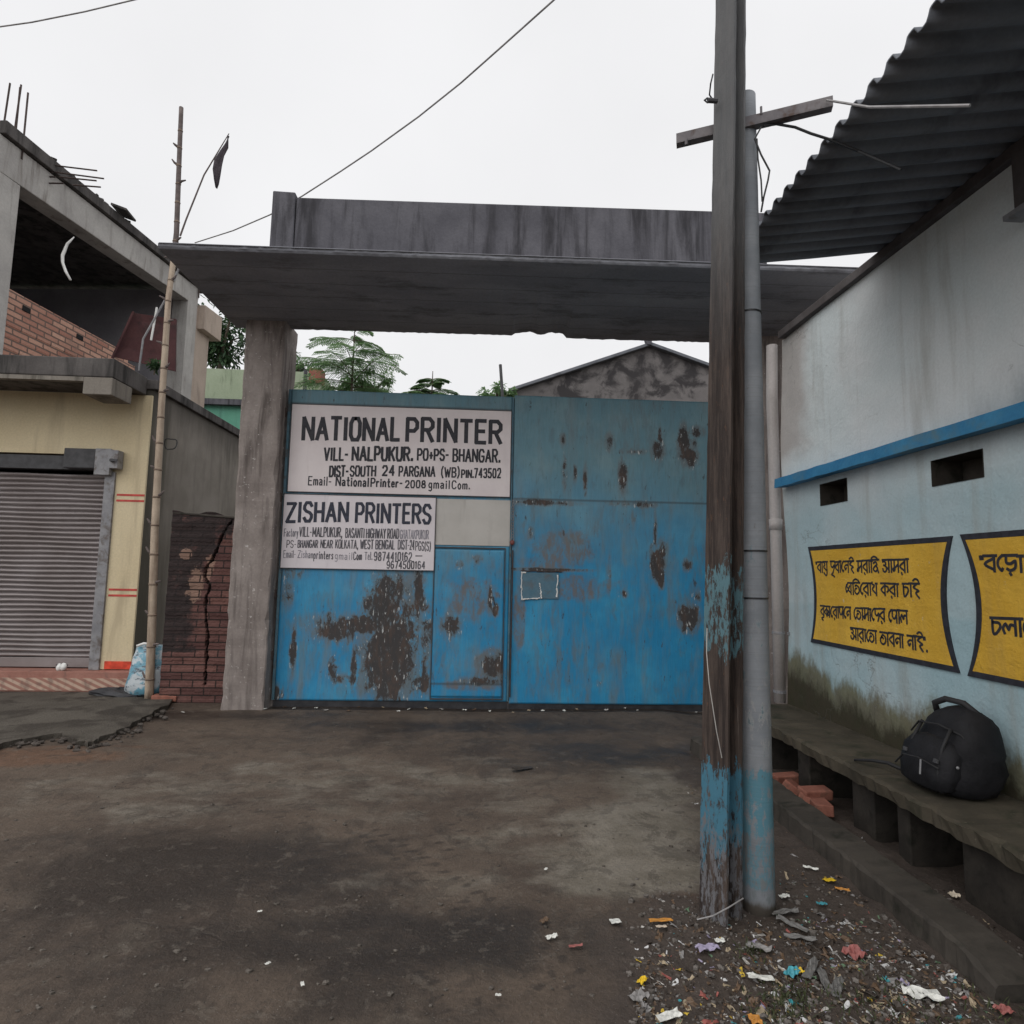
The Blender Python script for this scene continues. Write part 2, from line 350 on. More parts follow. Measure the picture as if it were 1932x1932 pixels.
M['panel_yellow'] = yellow()
M['roof_sheet'] = weathered('asbestos_roof_sheet', (.13, .14, .16), (.18, .192, .215), (.09, .095, .108), 1.5, 0, bump=.1)
M['timber'] = weathered('dark_timber', (.07, .06, .06), (.11, .1, .1), None, 5)

def ground_mat():
    s = SH('damp_earthy_asphalt', .75, .3)
    wet_shade, pale, soil, red = s.attr('wet'), s.attr('pale'), s.attr('soil'), s.attr('red')
    n = s.noise(.9, 7, .6); n2 = s.noise(3.1, 8, .65); f = s.noise(55, 5, .7); g = s.noise(170, 2, .5)
    col = s.mix(s.ss(n, .35, .68), (.118, .089, .068), (.074, .055, .043))
    col = s.mix(s.mth('MULTIPLY', s.ss(n2, .52, .72), .6), col, (.12, .1, .079))
    wm = s.ss(s.mth('ADD', wet_shade, s.mth('MULTIPLY', s.mth('SUBTRACT', s.noise(1.7, 9, .68, None, .6), .5), 2.2)), .2, 1.05)
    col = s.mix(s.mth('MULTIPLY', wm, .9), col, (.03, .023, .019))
    pm = s.ss(s.mth('ADD', pale, s.mth('MULTIPLY', s.mth('SUBTRACT', s.noise(2.6, 8, .68, s.tc((.7, 1.3, 1))), .5), 1.7)), .3, .85)
    col = s.mix(s.mth('MULTIPLY', pm, .8), col, s.mix(s.ss(n2, .4, .6), (.175, .155, .124), (.23, .207, .172)))
    rm = s.ss(s.mth('ADD', red, s.mth('MULTIPLY', s.mth('SUBTRACT', n2, .5), 1.0)), .3, .7)
    col = s.mix(s.mth('MULTIPLY', rm, .8), col, s.mix(s.noise(18, 6, .7), (.07, .045, .032), (.2, .105, .062)))
    m4 = s.noise(4.3, 9, .74, None, .5); col = s.mix(s.mth('MULTIPLY', s.ss(m4, .53, .56), .4), col, (.045, .036, .03))
    m5 = s.noise(7.7, 9, .74, None, .3); col = s.mix(s.mth('MULTIPLY', s.ss(m5, .57, .6), .35), col, (.15, .128, .105))
    col = s.mix(s.mth('MULTIPLY', s.ss(s.mth('ADD', s.attr('track'), s.mth('MULTIPLY', s.noise(20, 5), .6)), .7, .95), .6), col, (.035, .028, .024))
    sm = s.ss(s.mth('ADD', soil, s.mth('MULTIPLY', s.mth('SUBTRACT', n2, .5), .9)), .35, .65)
    col = s.mix(sm, col, s.mix(s.noise(14, 7, .7), (.035, .028, .024), (.1, .077, .064)))
    mid = s.noise(13, 8, .72); col = s.mix(.55, col, s.mix(mid, (.35, .35, .35), (1.65, 1.65, 1.65)), 'MULTIPLY')
    cr = s.node('ShaderNodeTexVoronoi'); cr.feature = 'DISTANCE_TO_EDGE'; cr.inputs['Scale'].default_value = .55
    wv = s.node('ShaderNodeVectorMath'); wv.operation = 'ADD'; nn = s.node('ShaderNodeTexNoise'); nn.inputs['Scale'].default_value = 2.2; nn.inputs['Detail'].default_value = 5
    s.put(nn.inputs['Vector'], s.tc()); s.put(wv.inputs[0], s.tc()); s.t.links.new(nn.outputs[1], wv.inputs[1]); s.t.links.new(wv.outputs[0], cr.inputs['Vector'])
    crack = s.mth('MULTIPLY', s.mth('SUBTRACT', 1, s.ss(cr.outputs[0], .0, .012)), s.ss(n, .5, .62))
    col = s.mix(s.mth('MULTIPLY', crack, .28), col, (.03, .025, .022))
    col = s.mix(.6, col, s.mix(f, (.35, .35, .35), (1.65, 1.65, 1.65)), 'MULTIPLY')
    col = s.mix(s.mth('MULTIPLY', s.ss(g, .69, .74), .6), col, (.3, .28, .26))
    rough = s.mth('SUBTRACT', .74, s.mth('MULTIPLY', wm, .3))
    h = s.mth('ADD', s.mth('MULTIPLY', f, .8), s.mth('ADD', s.mth('MULTIPLY', s.noise(16, 6), .8), s.mth('MULTIPLY', crack, -.25)))
    return s.done(col, h, .8, .016, rough)
M['ground'] = ground_mat()
M['slab'] = weathered('grey_patch_asphalt', (.075, .066, .055), (.11, .098, .083), (.05, .043, .036), 1.5, 0, bump=.9, dist=.015, lo=.46, hi=.6)
M['dirt'] = weathered('loose_dirt_edge', (.05, .042, .036), (.11, .095, .085), None, 7)

def pole_steel():
    s = SH('rusty_painted_joist_pole', .75, .3)
    z0 = s.sep()[2]; v = s.tc((1, 1, .06)); z = s.mth('ADD', z0, s.mth('MULTIPLY', s.mth('SUBTRACT', s.noise(22, 5, .7, s.tc((1, 1, .25))), .5), .45)); n = s.noise(26, 8, .75, v); n2 = s.noise(48, 7, .75, s.tc((1, 1, .3)))
    col = s.mix(s.ss(n, .38, .66), (.026, .019, .017), (.085, .064, .054))
    col = s.mix(s.mth('MULTIPLY', s.ss(n2, .58, .7), .6), col, (.14, .07, .04))
    col = s.mix(s.mth('MULTIPLY', s.ss(s.noise(26, 5, .7, v), .64, .72), .6), col, (.24, .2, .175))
    up = s.ss(z, 2.4, 3.6); col = s.mix(s.mth('MULTIPLY', up, .8), col, s.mix(n, (.09, .095, .1), (.17, .175, .18)))
    def band(lo, hi, c, k):
        nonlocal col
        a = s.mth('MULTIPLY', s.ss(z, lo-.02, lo+.03), s.mth('SUBTRACT', 1, s.ss(z, hi-.03, hi+.02)))
        mm = s.ss(s.mth('ADD', s.mth('MULTIPLY', a, k), s.mth('MULTIPLY', s.mth('SUBTRACT', n2, .5), 1.6)), .45, .6)
        col = s.mix(mm, col, c)
    band(1.13, 1.56, (.09, .175, .205), .54)
    band(.26, .66, (.055, .165, .235), .62)
    band(-.1, .42, (.14, .14, .15), .5)
    return s.done(col, s.mth('ADD', n, n2), .6, .006)
def pole_cement():
    s = SH('painted_cement_pipe_pole', .75, .3)
    z = s.sep()[2]; n = s.noise(5, 6, .6); n2 = s.noise(28, 6, .7, s.tc((1, 1, .4))); ring = s.noise(3, 3, .5, s.tc((.6, .6, 40)))
    col = s.mix(s.ss(n, .35, .7), (.19, .205, .225), (.26, .275, .295))
    col = s.mix(s.mth('MULTIPLY', s.ss(ring, .45, .7), .35), col, (.18, .18, .19))
    def band(lo, hi, c, k, w=1.6, e=.03):
        nonlocal col
        a = s.mth('MULTIPLY', s.ss(z, lo-e, lo+e), s.mth('SUBTRACT', 1, s.ss(z, hi-e, hi+e)))
        mm = s.ss(s.mth('ADD', s.mth('MULTIPLY', a, k), s.mth('MULTIPLY', s.mth('SUBTRACT', n2, .5), w)), .45, .62)
        col = s.mix(mm, col, c)
    band(.65, 1.5, (.27, .27, .275), .42); band(.7, 1.05, (.38, .36, .345), .4)
    band(.62, 1.7, (.14, .2, .23), .36)
    band(.1, .64, (.1, .23, .29), .6); band(.05, .36, (.17, .19, .2), .5)
    col = s.mix(s.ss(s.mth('ADD', z, s.mth('MULTIPLY', n2, .05)), .1, .06), col, (.07, .06, .05))
    col = s.mix(s.mth('MULTIPLY', s.ss(n2, .64, .69), .5), col, (.12, .1, .085))
    return s.done(col, s.mth('ADD', ring, n2), .3, .006)
M['pole_steel'] = pole_steel(); M['pole_cement'] = pole_cement()

def leaf_mat(name, c1, c2, back=.3):
    s = SH(name, .55, .35); oi = s.node('ShaderNodeNewGeometry')
    col = s.mix(oi.outputs['Random Per Island'], c1, c2)
    t = s.node('ShaderNodeBsdfTranslucent'); s.put(t.inputs[0], col)
    s.put(s.b.inputs['Base Color'], col); mxs = s.node('ShaderNodeMixShader'); mxs.inputs[0].default_value = back
    out = [n for n in s.t.nodes if n.type == 'OUTPUT_MATERIAL'][0]
    s.t.links.new(s.b.outputs[0], mxs.inputs[1]); s.t.links.new(t.outputs[0], mxs.inputs[2]); s.t.links.new(mxs.outputs[0], out.inputs[0])
    return s.m
M['leaf_dark'] = leaf_mat('broad_dark_leaves', (.035, .075, .038), (.085, .15, .07))
M['leaf_fern'] = leaf_mat('feathery_green_leaflets', (.12, .22, .1), (.25, .38, .18), .5)
M['leaf_grass'] = leaf_mat('weed_blades', (.045, .06, .025), (.09, .1, .045))

# ================================================================== GROUND
def gsize(u, v): return onZ(u, v)
WET = [(900, 1370, 1.6, .28, .8), (1150, 1420, 1.3, .45, .7), (300, 1650, 1.0, .4, 1.0), (700, 1770, .9, .25, 1.0), (200, 1800, .8, .3, .6), (500, 1880, .9, .2, .6), (820, 1640, .5, .28, .4),
       (90, 1610, .6, .2, .55), (420, 1390, .7, .12, .5), (560, 1400, 1.0, .3, .4), (900, 1830, .35, .12, .6), (350, 1350, 1.1, .18, .9), (40, 1880, .5, .1, .3), (620, 1650, .5, .2, .55)]
PALE = [(1230, 1570, .45, .42, 1.1), (1190, 1650, .36, .17, 1.25), (1260, 1480, .5, .4, .75), (1000, 1590, .5, .35, .5), (820, 1660, .55, .2, .45), (620, 1470, 1.7, .6, .5), (300, 1500, 1.3, .4, .5), (1000, 1500, .8, .5, .4), (250, 1490, .9, .3, .3), (130, 1560, .6, .2, .25)]
SOIL = [(1480, 1900, .55, .5, 1.1), (1600, 1850, .5, .5, 1.1), (1300, 1880, .3, .25, .8), (1520, 1660, .35, .8, 1), (1560, 1560, .35, 1.5, .9), (1800, 1700, .7, 2.2, 1), (1290, 1735, .2, .2, .7), (1900, 1900, .6, .6, 1), (1330, 1480, .22, .5, .6)]
RED = [(40, 1430, .55, .2, 1.0), (170, 1410, .5, .06, .6), (1290, 1705, .2, .08, .55), (1320, 1490, .16, .2, .4)]
def blobs(L):
    P = [(onZ(u, v), a, b, k) for u, v, a, b, k in L]
    def fn(X, Y):
        t = np.zeros_like(X)
        for p, a, b, k in P: t = np.maximum(t, k*ell(X, Y, p.x, p.y, a*1.25, b*1.25))
        return t
    return fn
fw0, fp, fs_, fr = blobs(WET), blobs(PALE), blobs(SOIL), blobs(RED)
fw = lambda X, Y: np.maximum(fw0(X, Y), 1.5*np.clip(1.4-np.abs(Y-6.98)/.13, 0, 1)*((X > -2.3) & (X < 3.3)))  # wet, dirty strip at the gate foot, its shadow painted in as well
def gz(X, Y):
    s = np.clip(fs_(X, Y), 0, 1); near = ((np.abs(X) < 9) & (np.abs(Y-4) < 8)).astype(float)
    z = (fbm(X*.9, Y*.9, 4)-.47)*.05*near + s*(fbm(X*7, Y*7, 4)-.42)*.05 - np.clip(fw(X, Y), 0, 1)*.008
    return z - np.clip((X-2.1)/.3, 0, 1)*.03*near
def track(X, Y):
    t = np.zeros_like(X)
    for (u0, v0, u1, v1, w_) in ((880, 1690, 1075, 1860, .05), (700, 1560, 880, 1690, .07), (1010, 1480, 820, 1590, .03), (420, 1500, 600, 1545, .04), (640, 1800, 900, 1932, .05)):
        a, b = onZ(u0, v0), onZ(u1, v1); L = math.hypot(b.x-a.x, b.y-a.y); dx, dy = (b.x-a.x)/L, (b.y-a.y)/L
        q = (X-a.x)*dx + (Y-a.y)*dy; d = np.abs((X-a.x)*-dy + (Y-a.y)*dx)
        for o in (0, .09): t = np.maximum(t, np.clip(1.3-np.abs(d-o)/w_*2, 0, 1)*((q > 0) & (q < L))*(.55+.45*np.sin(q*70+o*40)))
    return t
gx = np.concatenate([np.array([-400, -150, -60, -30, -18, -12, -9, -7.5]), np.arange(-6.5, 0.6, .055), np.arange(.6, 3.0, .03), np.array([3.2, 4, 5, 7, 10, 15, 25, 60, 150, 400])])
gy = np.concatenate([np.array([-400, -100, -40, -15, -6, -2, 0, .8]), np.arange(1.3, 5.2, .03), np.arange(5.2, 8.3, .05), np.array([8.6, 9.5, 11, 14, 20, 30, 60, 150, 400, 800])])
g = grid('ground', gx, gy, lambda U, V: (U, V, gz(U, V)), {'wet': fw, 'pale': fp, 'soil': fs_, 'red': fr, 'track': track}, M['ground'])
tag(g, kind='structure')
def ground_z(x, y): return float(gz(np.array([[x]]), np.array([[y]]))[0, 0])

# raised ragged patch of asphalt before the shop
edge = [(-160, 1440), (-30, 1424), (40, 1404), (70, 1400), (100, 1394), (128, 1399), (150, 1405), (165, 1413), (182, 1404), (210, 1394), (228, 1384), (245, 1378), (268, 1362), (290, 1349), (318, 1338)]
pts = []
for i, (u, v) in enumerate(edge):
    p = onZ(u, v); pts.append(Vector((p.x, p.y, -.05)))
    if i+1 < len(edge):
        q = onZ(*edge[i+1])
        for k in (.3, .6): r = p.lerp(q, k); pts.append(Vector((r.x + random.uniform(-.04, .04), r.y + random.uniform(-.05, .05), -.05)))
pts += [Vector((-3.5, 7.6, -.05)), Vector((-7.5, 7.6, -.05))]
o = MB().prism(pts, (0, 0, .095)).build('pavement', M['slab'], bevel=.012); tag(o, kind='structure')
# crumbs along the broken edge
crumb = MB()
for u, v in edge[1:]:
    for k in range(7):
        p = onZ(u + random.uniform(-22, 22), v + random.uniform(-3, 9)); r = random.uniform(.008, .035)
        crumb.blob((p.x, p.y, r*.4+.005), (r, r*.8, r*.6), random.randint(0, 9999), .4, 6, 4)
tag(crumb.build('rubble', M['dirt'], smooth=False), 'crumbled asphalt chips along the broken edge of the raised patch', 'rubble', kind='stuff')

# ================================================================== GATEWAY (concrete portal)
gw = thing('gateway', (0.3, 6.9, 0), 'weathered concrete gateway with flat overhanging canopy and parapet over the blue gates', 'gateway')
def pillar(x0, x1, y0, y1, z1, seed):
    g_ = random.Random(seed); mb = MB(); n = 44; vs = []
    for i in range(n+1):
        z = -.05 + (z1+.05)*i/n; fl = .012*max(0, 1-z/.35)**2
        c = .012 + (.03 if g_.random() < .12 else 0)*g_.random()
        j = [g_.uniform(-.006, .006) for _ in range(8)]
        a, b, e, d = x0-fl+j[0], x1+fl+j[1], y0-fl+j[2], y1+j[3]
        vs += [(a+c, e, z), (b-c, e, z), (b, e+c, z), (b, d, z), (a, d, z), (a, e+c, z)]
    fs = [(i*6+j, i*6+(j+1) % 6, (i+1)*6+(j+1) % 6, (i+1)*6+j) for i in range(n) for j in range(6)]
    return mb.add(vs, fs)
pillar(-2.67, -2.235, 6.8, 7.25, 4.32, 1).build('pillar', M['conc_pillar'], gw)
pillar(3.18, 3.62, 6.8, 7.25, 4.36, 2).build('pillar', M['conc_pillar'], gw)
# canopy slab with a broken rear edge
def canopy():
    mb = MB(); n = 150; vs = []
    for i in range(n+1):
        x = -2.87 + 6.6*i/n; zb = 4.285 + .0125*(x+2.87)
        j = random.uniform(-.004, .004); rb = 0
        if .35 < x < 1.0: rb = .035*abs(math.sin(x*9.1)) + random.uniform(0, .025)
        if x > 1.0: rb = random.uniform(0, .006) - .02
        vs += [(x, 5.27+j, zb+.015), (x, 5.285, zb), (x, 6.2, zb+j), (x, 7.03+random.uniform(-.01, .01), zb+rb), (x, 7.04, zb+.1), (x, 5.27+j, zb+.045)]
    fs = [(i*6+j, i*6+(j+1) % 6, (i+1)*6+(j+1) % 6, (i+1)*6+j) for i in range(n) for j in range(6)]
    return mb.add(vs, fs + [tuple(range(6)), tuple(n*6+j for j in range(6))])
canopy().build('canopy', M['conc_soffit'], gw)
pa = MB()
zl, zr = 5.27, 5.37
pa.hexa([(-1.93, 5.98, 4.32), (2.98, 5.98, 4.375), (2.98, 6.14, 4.375), (-1.93, 6.14, 4.32), (-1.93, 5.98, zl), (2.98, 5.98, zr), (2.98, 6.14, zr), (-1.93, 6.14, zl)])
pa.hexa([(-2.17, 5.965, 4.32), (-1.933, 5.965, 4.32), (-1.933, 6.16, 4.32), (-2.17, 6.16, 4.32), (-2.165, 5.965, 5.32), (-1.938, 5.965, 5.315), (-1.938, 6.16, 5.315), (-2.165, 6.16, 5.32)])
pa.build('parapet', M['conc_dark'], gw, bevel=.012)
MB().tube([(-2.86, 5.266, 4.328), (3.7, 5.266, 4.41)], .006, 5).build('drip_edge', M['conc_soffit'], gw)

# ================================================================== GATE LEAVES
GY = 7.0
def gp(u, v): p = onY(u, v, GY); return p.x, p.z
PX = GY/F
def gate_masks(wear, prim, seams):
    W_ = [(*gp(u, v), a*PX, b*PX, k) for u, v, a, b, k in wear]; P_ = [(*gp(u, v), a*PX, b*PX, k) for u, v, a, b, k in prim]
    def comb(L):
        def fn(X, Z):
            t = np.zeros_like(X)
            for cx, cz, a, b, k in L: t = np.maximum(t, k*ell(X, Z, cx, cz, a*1.2, b*1.2))
            return t
        return fn
    def seam(X, Z):
        t = np.zeros_like(X)
        for kind, c, lo, hi in seams:
            A, B = (X, Z) if kind == 'v' else (Z, X)
            t = np.maximum(t, ((np.abs(A-c) < .013) & (B > lo) & (B < hi)).astype(float)*.9)
        return t
    fade_haze = lambda X, Z: np.clip((Z-1.35)/1.5 + (fbm(X*1.2, Z*1.2)-.47)*.7, 0, 1)  # paler upward: worn paint plus lens haze put into the colour
    return {'wear': comb(W_), 'primer': comb(P_), 'seam': seam, 'fade': fade_haze}
def sheet(name, x0, x1, z0, z1, masks, parent, y=GY, dent=.028, st=.02):
    xs = np.linspace(x0, x1, max(2, int((x1-x0)/st))); zs = np.linspace(z0, z1, max(2, int((z1-z0)/st)))
    return grid(name, xs, zs, lambda U, V: (U, y + (fbm(U*1.6+3, V*1.6, 3)-.44)*dent*np.minimum(1, np.minimum(U-x0, x1-U)*6), V), masks, M['gate'], parent, solid=.005)
WEAR_L = [(735, 1235, 40, 70, 1.0), (722, 1160, 30, 55, .8), (680, 1178, 75, 16, .85), (640, 1190, 40, 20, .7), (735, 1110, 35, 25, .75), (790, 1115, 10, 40, .8), (765, 1150, 40, 25, .6), (790, 1180, 35, 14, .6),
          (553, 1225, 5, 40, .85), (628, 1262, 9, 22, .7), (655, 1282, 25, 9, .6), (668, 1248, 5, 28, .75), (825, 1185, 17, 24, .7), (540, 1120, 12, 25, .5), (700, 1285, 30, 25, .55), (795, 1290, 20, 18, .7), (520, 1310, 10, 14, .8), (545, 1080, 25, 12, .5), (800, 1240, 12, 70, .5)]
PRIM_L = [(760, 1120, 60, 50, .6), (740, 1200, 70, 80, .5)]
lf = thing('gate_leaf', (-2.19, GY, .06), 'blue steel gate leaf with the signboards, wicket door and big rust blotch', 'gate', 'pair of blue gate leaves')
mk = gate_masks(WEAR_L, PRIM_L, [('h', 3.4, -3, .38), ('v', -.492, .1, 1.5)])
sheet('sheet', -2.185, .365, .065, 3.565, mk, lf)
fr = MB()
for z in (.09, 1.2, 2.35, 3.53): fr.box(-2.18, .36, GY+.012, GY+.062, z-.025, z+.025)
for x in (-2.16, -.9, .34): fr.box(x-.024, x+.024, GY+.0645, GY+.112, .1, 3.54)
fr.box(-2.215, -2.187, GY-.012, GY+.05, .07, 3.56); fr.box(.367, .385, GY-.012, GY+.05, .07, 3.56)
fr.build('frame', M['gate_edge'], lf)
wk = gate_masks([(850, 1180, 12, 22, .7), (925, 1130, 4, 22, .9), (935, 1150, 5, 10, .8), (900, 1055, 15, 8, .4), (865, 1065, 8, 8, .5), (932, 1258, 26, 24, .8), (915, 1285, 38, 8, .72), (850, 1180, 22, 14, .6)], [(890, 1130, 55, 45, .75), (930, 1262, 30, 32, 1.1), (885, 1292, 50, 10, .9), (850, 1130, 30, 60, .4)], [('h', .26, -.49, .35)])
wd_ = sheet('wicket_door', -.482, .31, .115, 1.755, wk, lf, y=GY-.014)
ed = MB()
ed.box(-.4915, -.4835, GY-.02, GY-.001, .1, 1.77); ed.box(.3115, .3195, GY-.02, GY-.001, .1, 1.77); ed.box(-.4915, .3195, GY-.02, GY-.001, 1.7715, 1.784); ed.box(-.4915, .3195, GY-.02, GY-.001, .085, .0985)
ed.build('door_edge', M['steel_dark'], wd_)
MB().tube([(.19, GY-.05, 1.22), (.205, GY-.05, 1.15)], .009, 6).tube([(.19, GY-.012, 1.225), (.19, GY-.05, 1.22)], .007, 6).tube([(.205, GY-.012, 1.145), (.205, GY-.05, 1.15)], .007, 6).build('handle', M['steel_dark'], wd_)
pl = MB().box(-.485, .366, GY-.009, GY-.0005, 1.805, 2.335); plo = pl.build('panel', M['board_beige'], lf, bevel=.003); plo['label'] = 'plain beige grey panel above the wicket door'
MB().box(-2.2, .38, GY+.004, GY+.011, -.03, .0645).build('kick_strip', M['tar'], lf)  # dark strip stands in for the shade in the gap below the leaf
for z in (3.28, 2.3, 1.22, .55):
    MB().box(-2.245, -2.216, GY-.03, GY+.03, z-.02, z+.02).tube([(-2.232, GY-.035, z-.05), (-2.232, GY-.035, z+.05)], .013, 8).build('hinge', M['rebar'], lf)
WEAR_R = [(1290, 838, 10, 30, .95), (1300, 858, 15, 12, .9), (1305, 870, 8, 12, .8), (1240, 848, 11, 18, .8), (1245, 830, 4, 22, .8), (1175, 895, 7, 26, .9), (1105, 905, 4, 25, .6), (1062, 832, 5, 12, .6), (1065, 890, 4, 30, .55), (1150, 835, 8, 15, .65), (1195, 852, 22, 5, .6),
          (1240, 1062, 13, 26, 1.0), (1250, 1040, 8, 18, .8), (1248, 1092, 5, 16, .9), (1236, 1000, 3, 30, .6), (1300, 1165, 18, 22, .9), (1296, 1066, 8, 10, .7), (1315, 815, 12, 9, .75), (1315, 1125, 8, 10, .6), (1085, 895, 4, 15, .6), (1195, 975, 4, 12, .5), (1150, 1085, 4, 30, .5), (1130, 1290, 6, 6, .4), (1175, 1120, 8, 8, .5), (1310, 840, 5, 12, .6),
          (1010, 948, 45, 5, .75), (1070, 950, 25, 4, .6), (1170, 950, 30, 4, .5), (1215, 952, 20, 6, .7), (1000, 1010, 5, 12, .5), (1080, 1020, 16, 8, .5), (1040, 1075, 60, 3, .9)]
PRIM_R = [(1065, 1035, 55, 35, .95), (1030, 1065, 50, 20, .8), (1090, 1110, 70, 28, .75), (1010, 1110, 45, 30, .6), (1060, 990, 70, 30, .4), (1000, 900, 25, 60, .4), (1150, 1110, 60, 25, .5), (980, 1160, 12, 60, .9)]
rf = thing('gate_leaf', (3.15, GY, .06), 'blue steel gate leaf without signs, with small rust patches and a square latch plate', 'gate', 'pair of blue gate leaves')
sheet('sheet', .392, 3.14, .045, 3.585, gate_masks(WEAR_R, PRIM_R, [('h', 2.365, .4, 3.1)]), rf)
fr = MB()
for z in (.08, 1.2, 2.35, 3.55): fr.box(.4, 3.13, GY+.012, GY+.062, z-.025, z+.025)
for x in (.42, 1.8, 3.11): fr.box(x-.024, x+.024, GY+.0645, GY+.112, .1, 3.56)
fr.box(3.142, 3.17, GY-.012, GY+.05, .07, 3.57)
fr.build('frame', M['gate_edge'], rf)
MB().box(.385, 3.16, GY+.004, GY+.011, -.03, .0445).build('kick_strip', M['tar'], rf)  # painted shade for the gap under this leaf too
a = gp(984, 1080); b = gp(1054, 1130)
lp = MB().box(a[0], b[0], GY-.012, GY-.002, b[1], a[1]).build('latch_plate', weathered('painted_latch_plate', (.07, .17, .24), (.12, .19, .24), (.12, .125, .13), 5, 0, rough=.6), rf, bevel=.003)
for p, q in [((984, 1080), (984, 1130)), ((984, 1130), (1020, 1129)), ((1018, 1100), (1022, 1129)), ((1052, 1085), (1050, 1127)), ((984, 1080), (992, 1080))]:
    p0, q0 = gp(*p), gp(*q); L = 14
    ow = MB().tube([(p0[0]+(q0[0]-p0[0])*i/L + random.uniform(-.006, .006), GY-.0125, p0[1]+(q0[1]-p0[1])*i/L + random.uniform(-.006, .006)) for i in range(L+1)], [random.uniform(.003, .011) for _ in range(L+1)], 5)
    ow.build('weld_line', M['white_plastic'], lp)
ot = MB(); p0, q0 = gp(982, 1077), gp(1060, 1076)
ot.tube([(p0[0]+(q0[0]-p0[0])*i/12, GY-.013, p0[1]+.004*math.sin(i*2)) for i in range(13)], [random.uniform(.004, .009) for _ in range(13)], 5)
ot.build('weld_line', M['rebar'], lp)
MB().box(.35, .41, GY+.1125, GY+.118, .05, 3.57).build('meeting_strip', M['steel_dark'], lf)  # added dark strip, stops light showing through the seam
# chain and padlock at the meeting stiles
x, z = gp(966, 1024)
pk = thing('padlock', (x, GY-.04, z), 'small reddish padlock hanging where the two gate leaves meet', 'padlock')
MB().blob((x, GY-.04, z), (.028, .016, .03), 3, .08, 10, 8).build('body', plain('dull_red_padlock', (.16, .05, .045), .5), pk, smooth=True)
MB().tube([(x-.016, GY-.04, z+.02), (x-.016, GY-.04, z+.05), (x, GY-.04, z+.063), (x+.016, GY-.04, z+.05), (x+.016, GY-.04, z+.02)], .005, 6).build('shackle', M['steel_grey'], pk)
ch = MB()
for i in range(14):
    zz = 2.32 - i*.033; ch.tube([(x+.004*(i % 2)+.012*math.cos(q), GY-.03+.006*(i % 2), zz+.02*math.sin(q)) for q in np.linspace(0, 6.28, 9)], .004, 5, False)
tag(ch.build('chain', M['steel_grey']), 'thin steel chain hanging down the seam above the padlock', 'chain')
MB_b = MB()
for k in range(5):
    zz = .3 + k*.22
tag(MB().tube([(x+.01, GY-.022, 1.76), (x+.008, GY-.024, 1.0), (x+.006, GY-.022, .12)], .009, 6).build('drop_bolt', M['rebar']), 'long rusty drop bolt rod down the seam below the padlock', 'bolt')

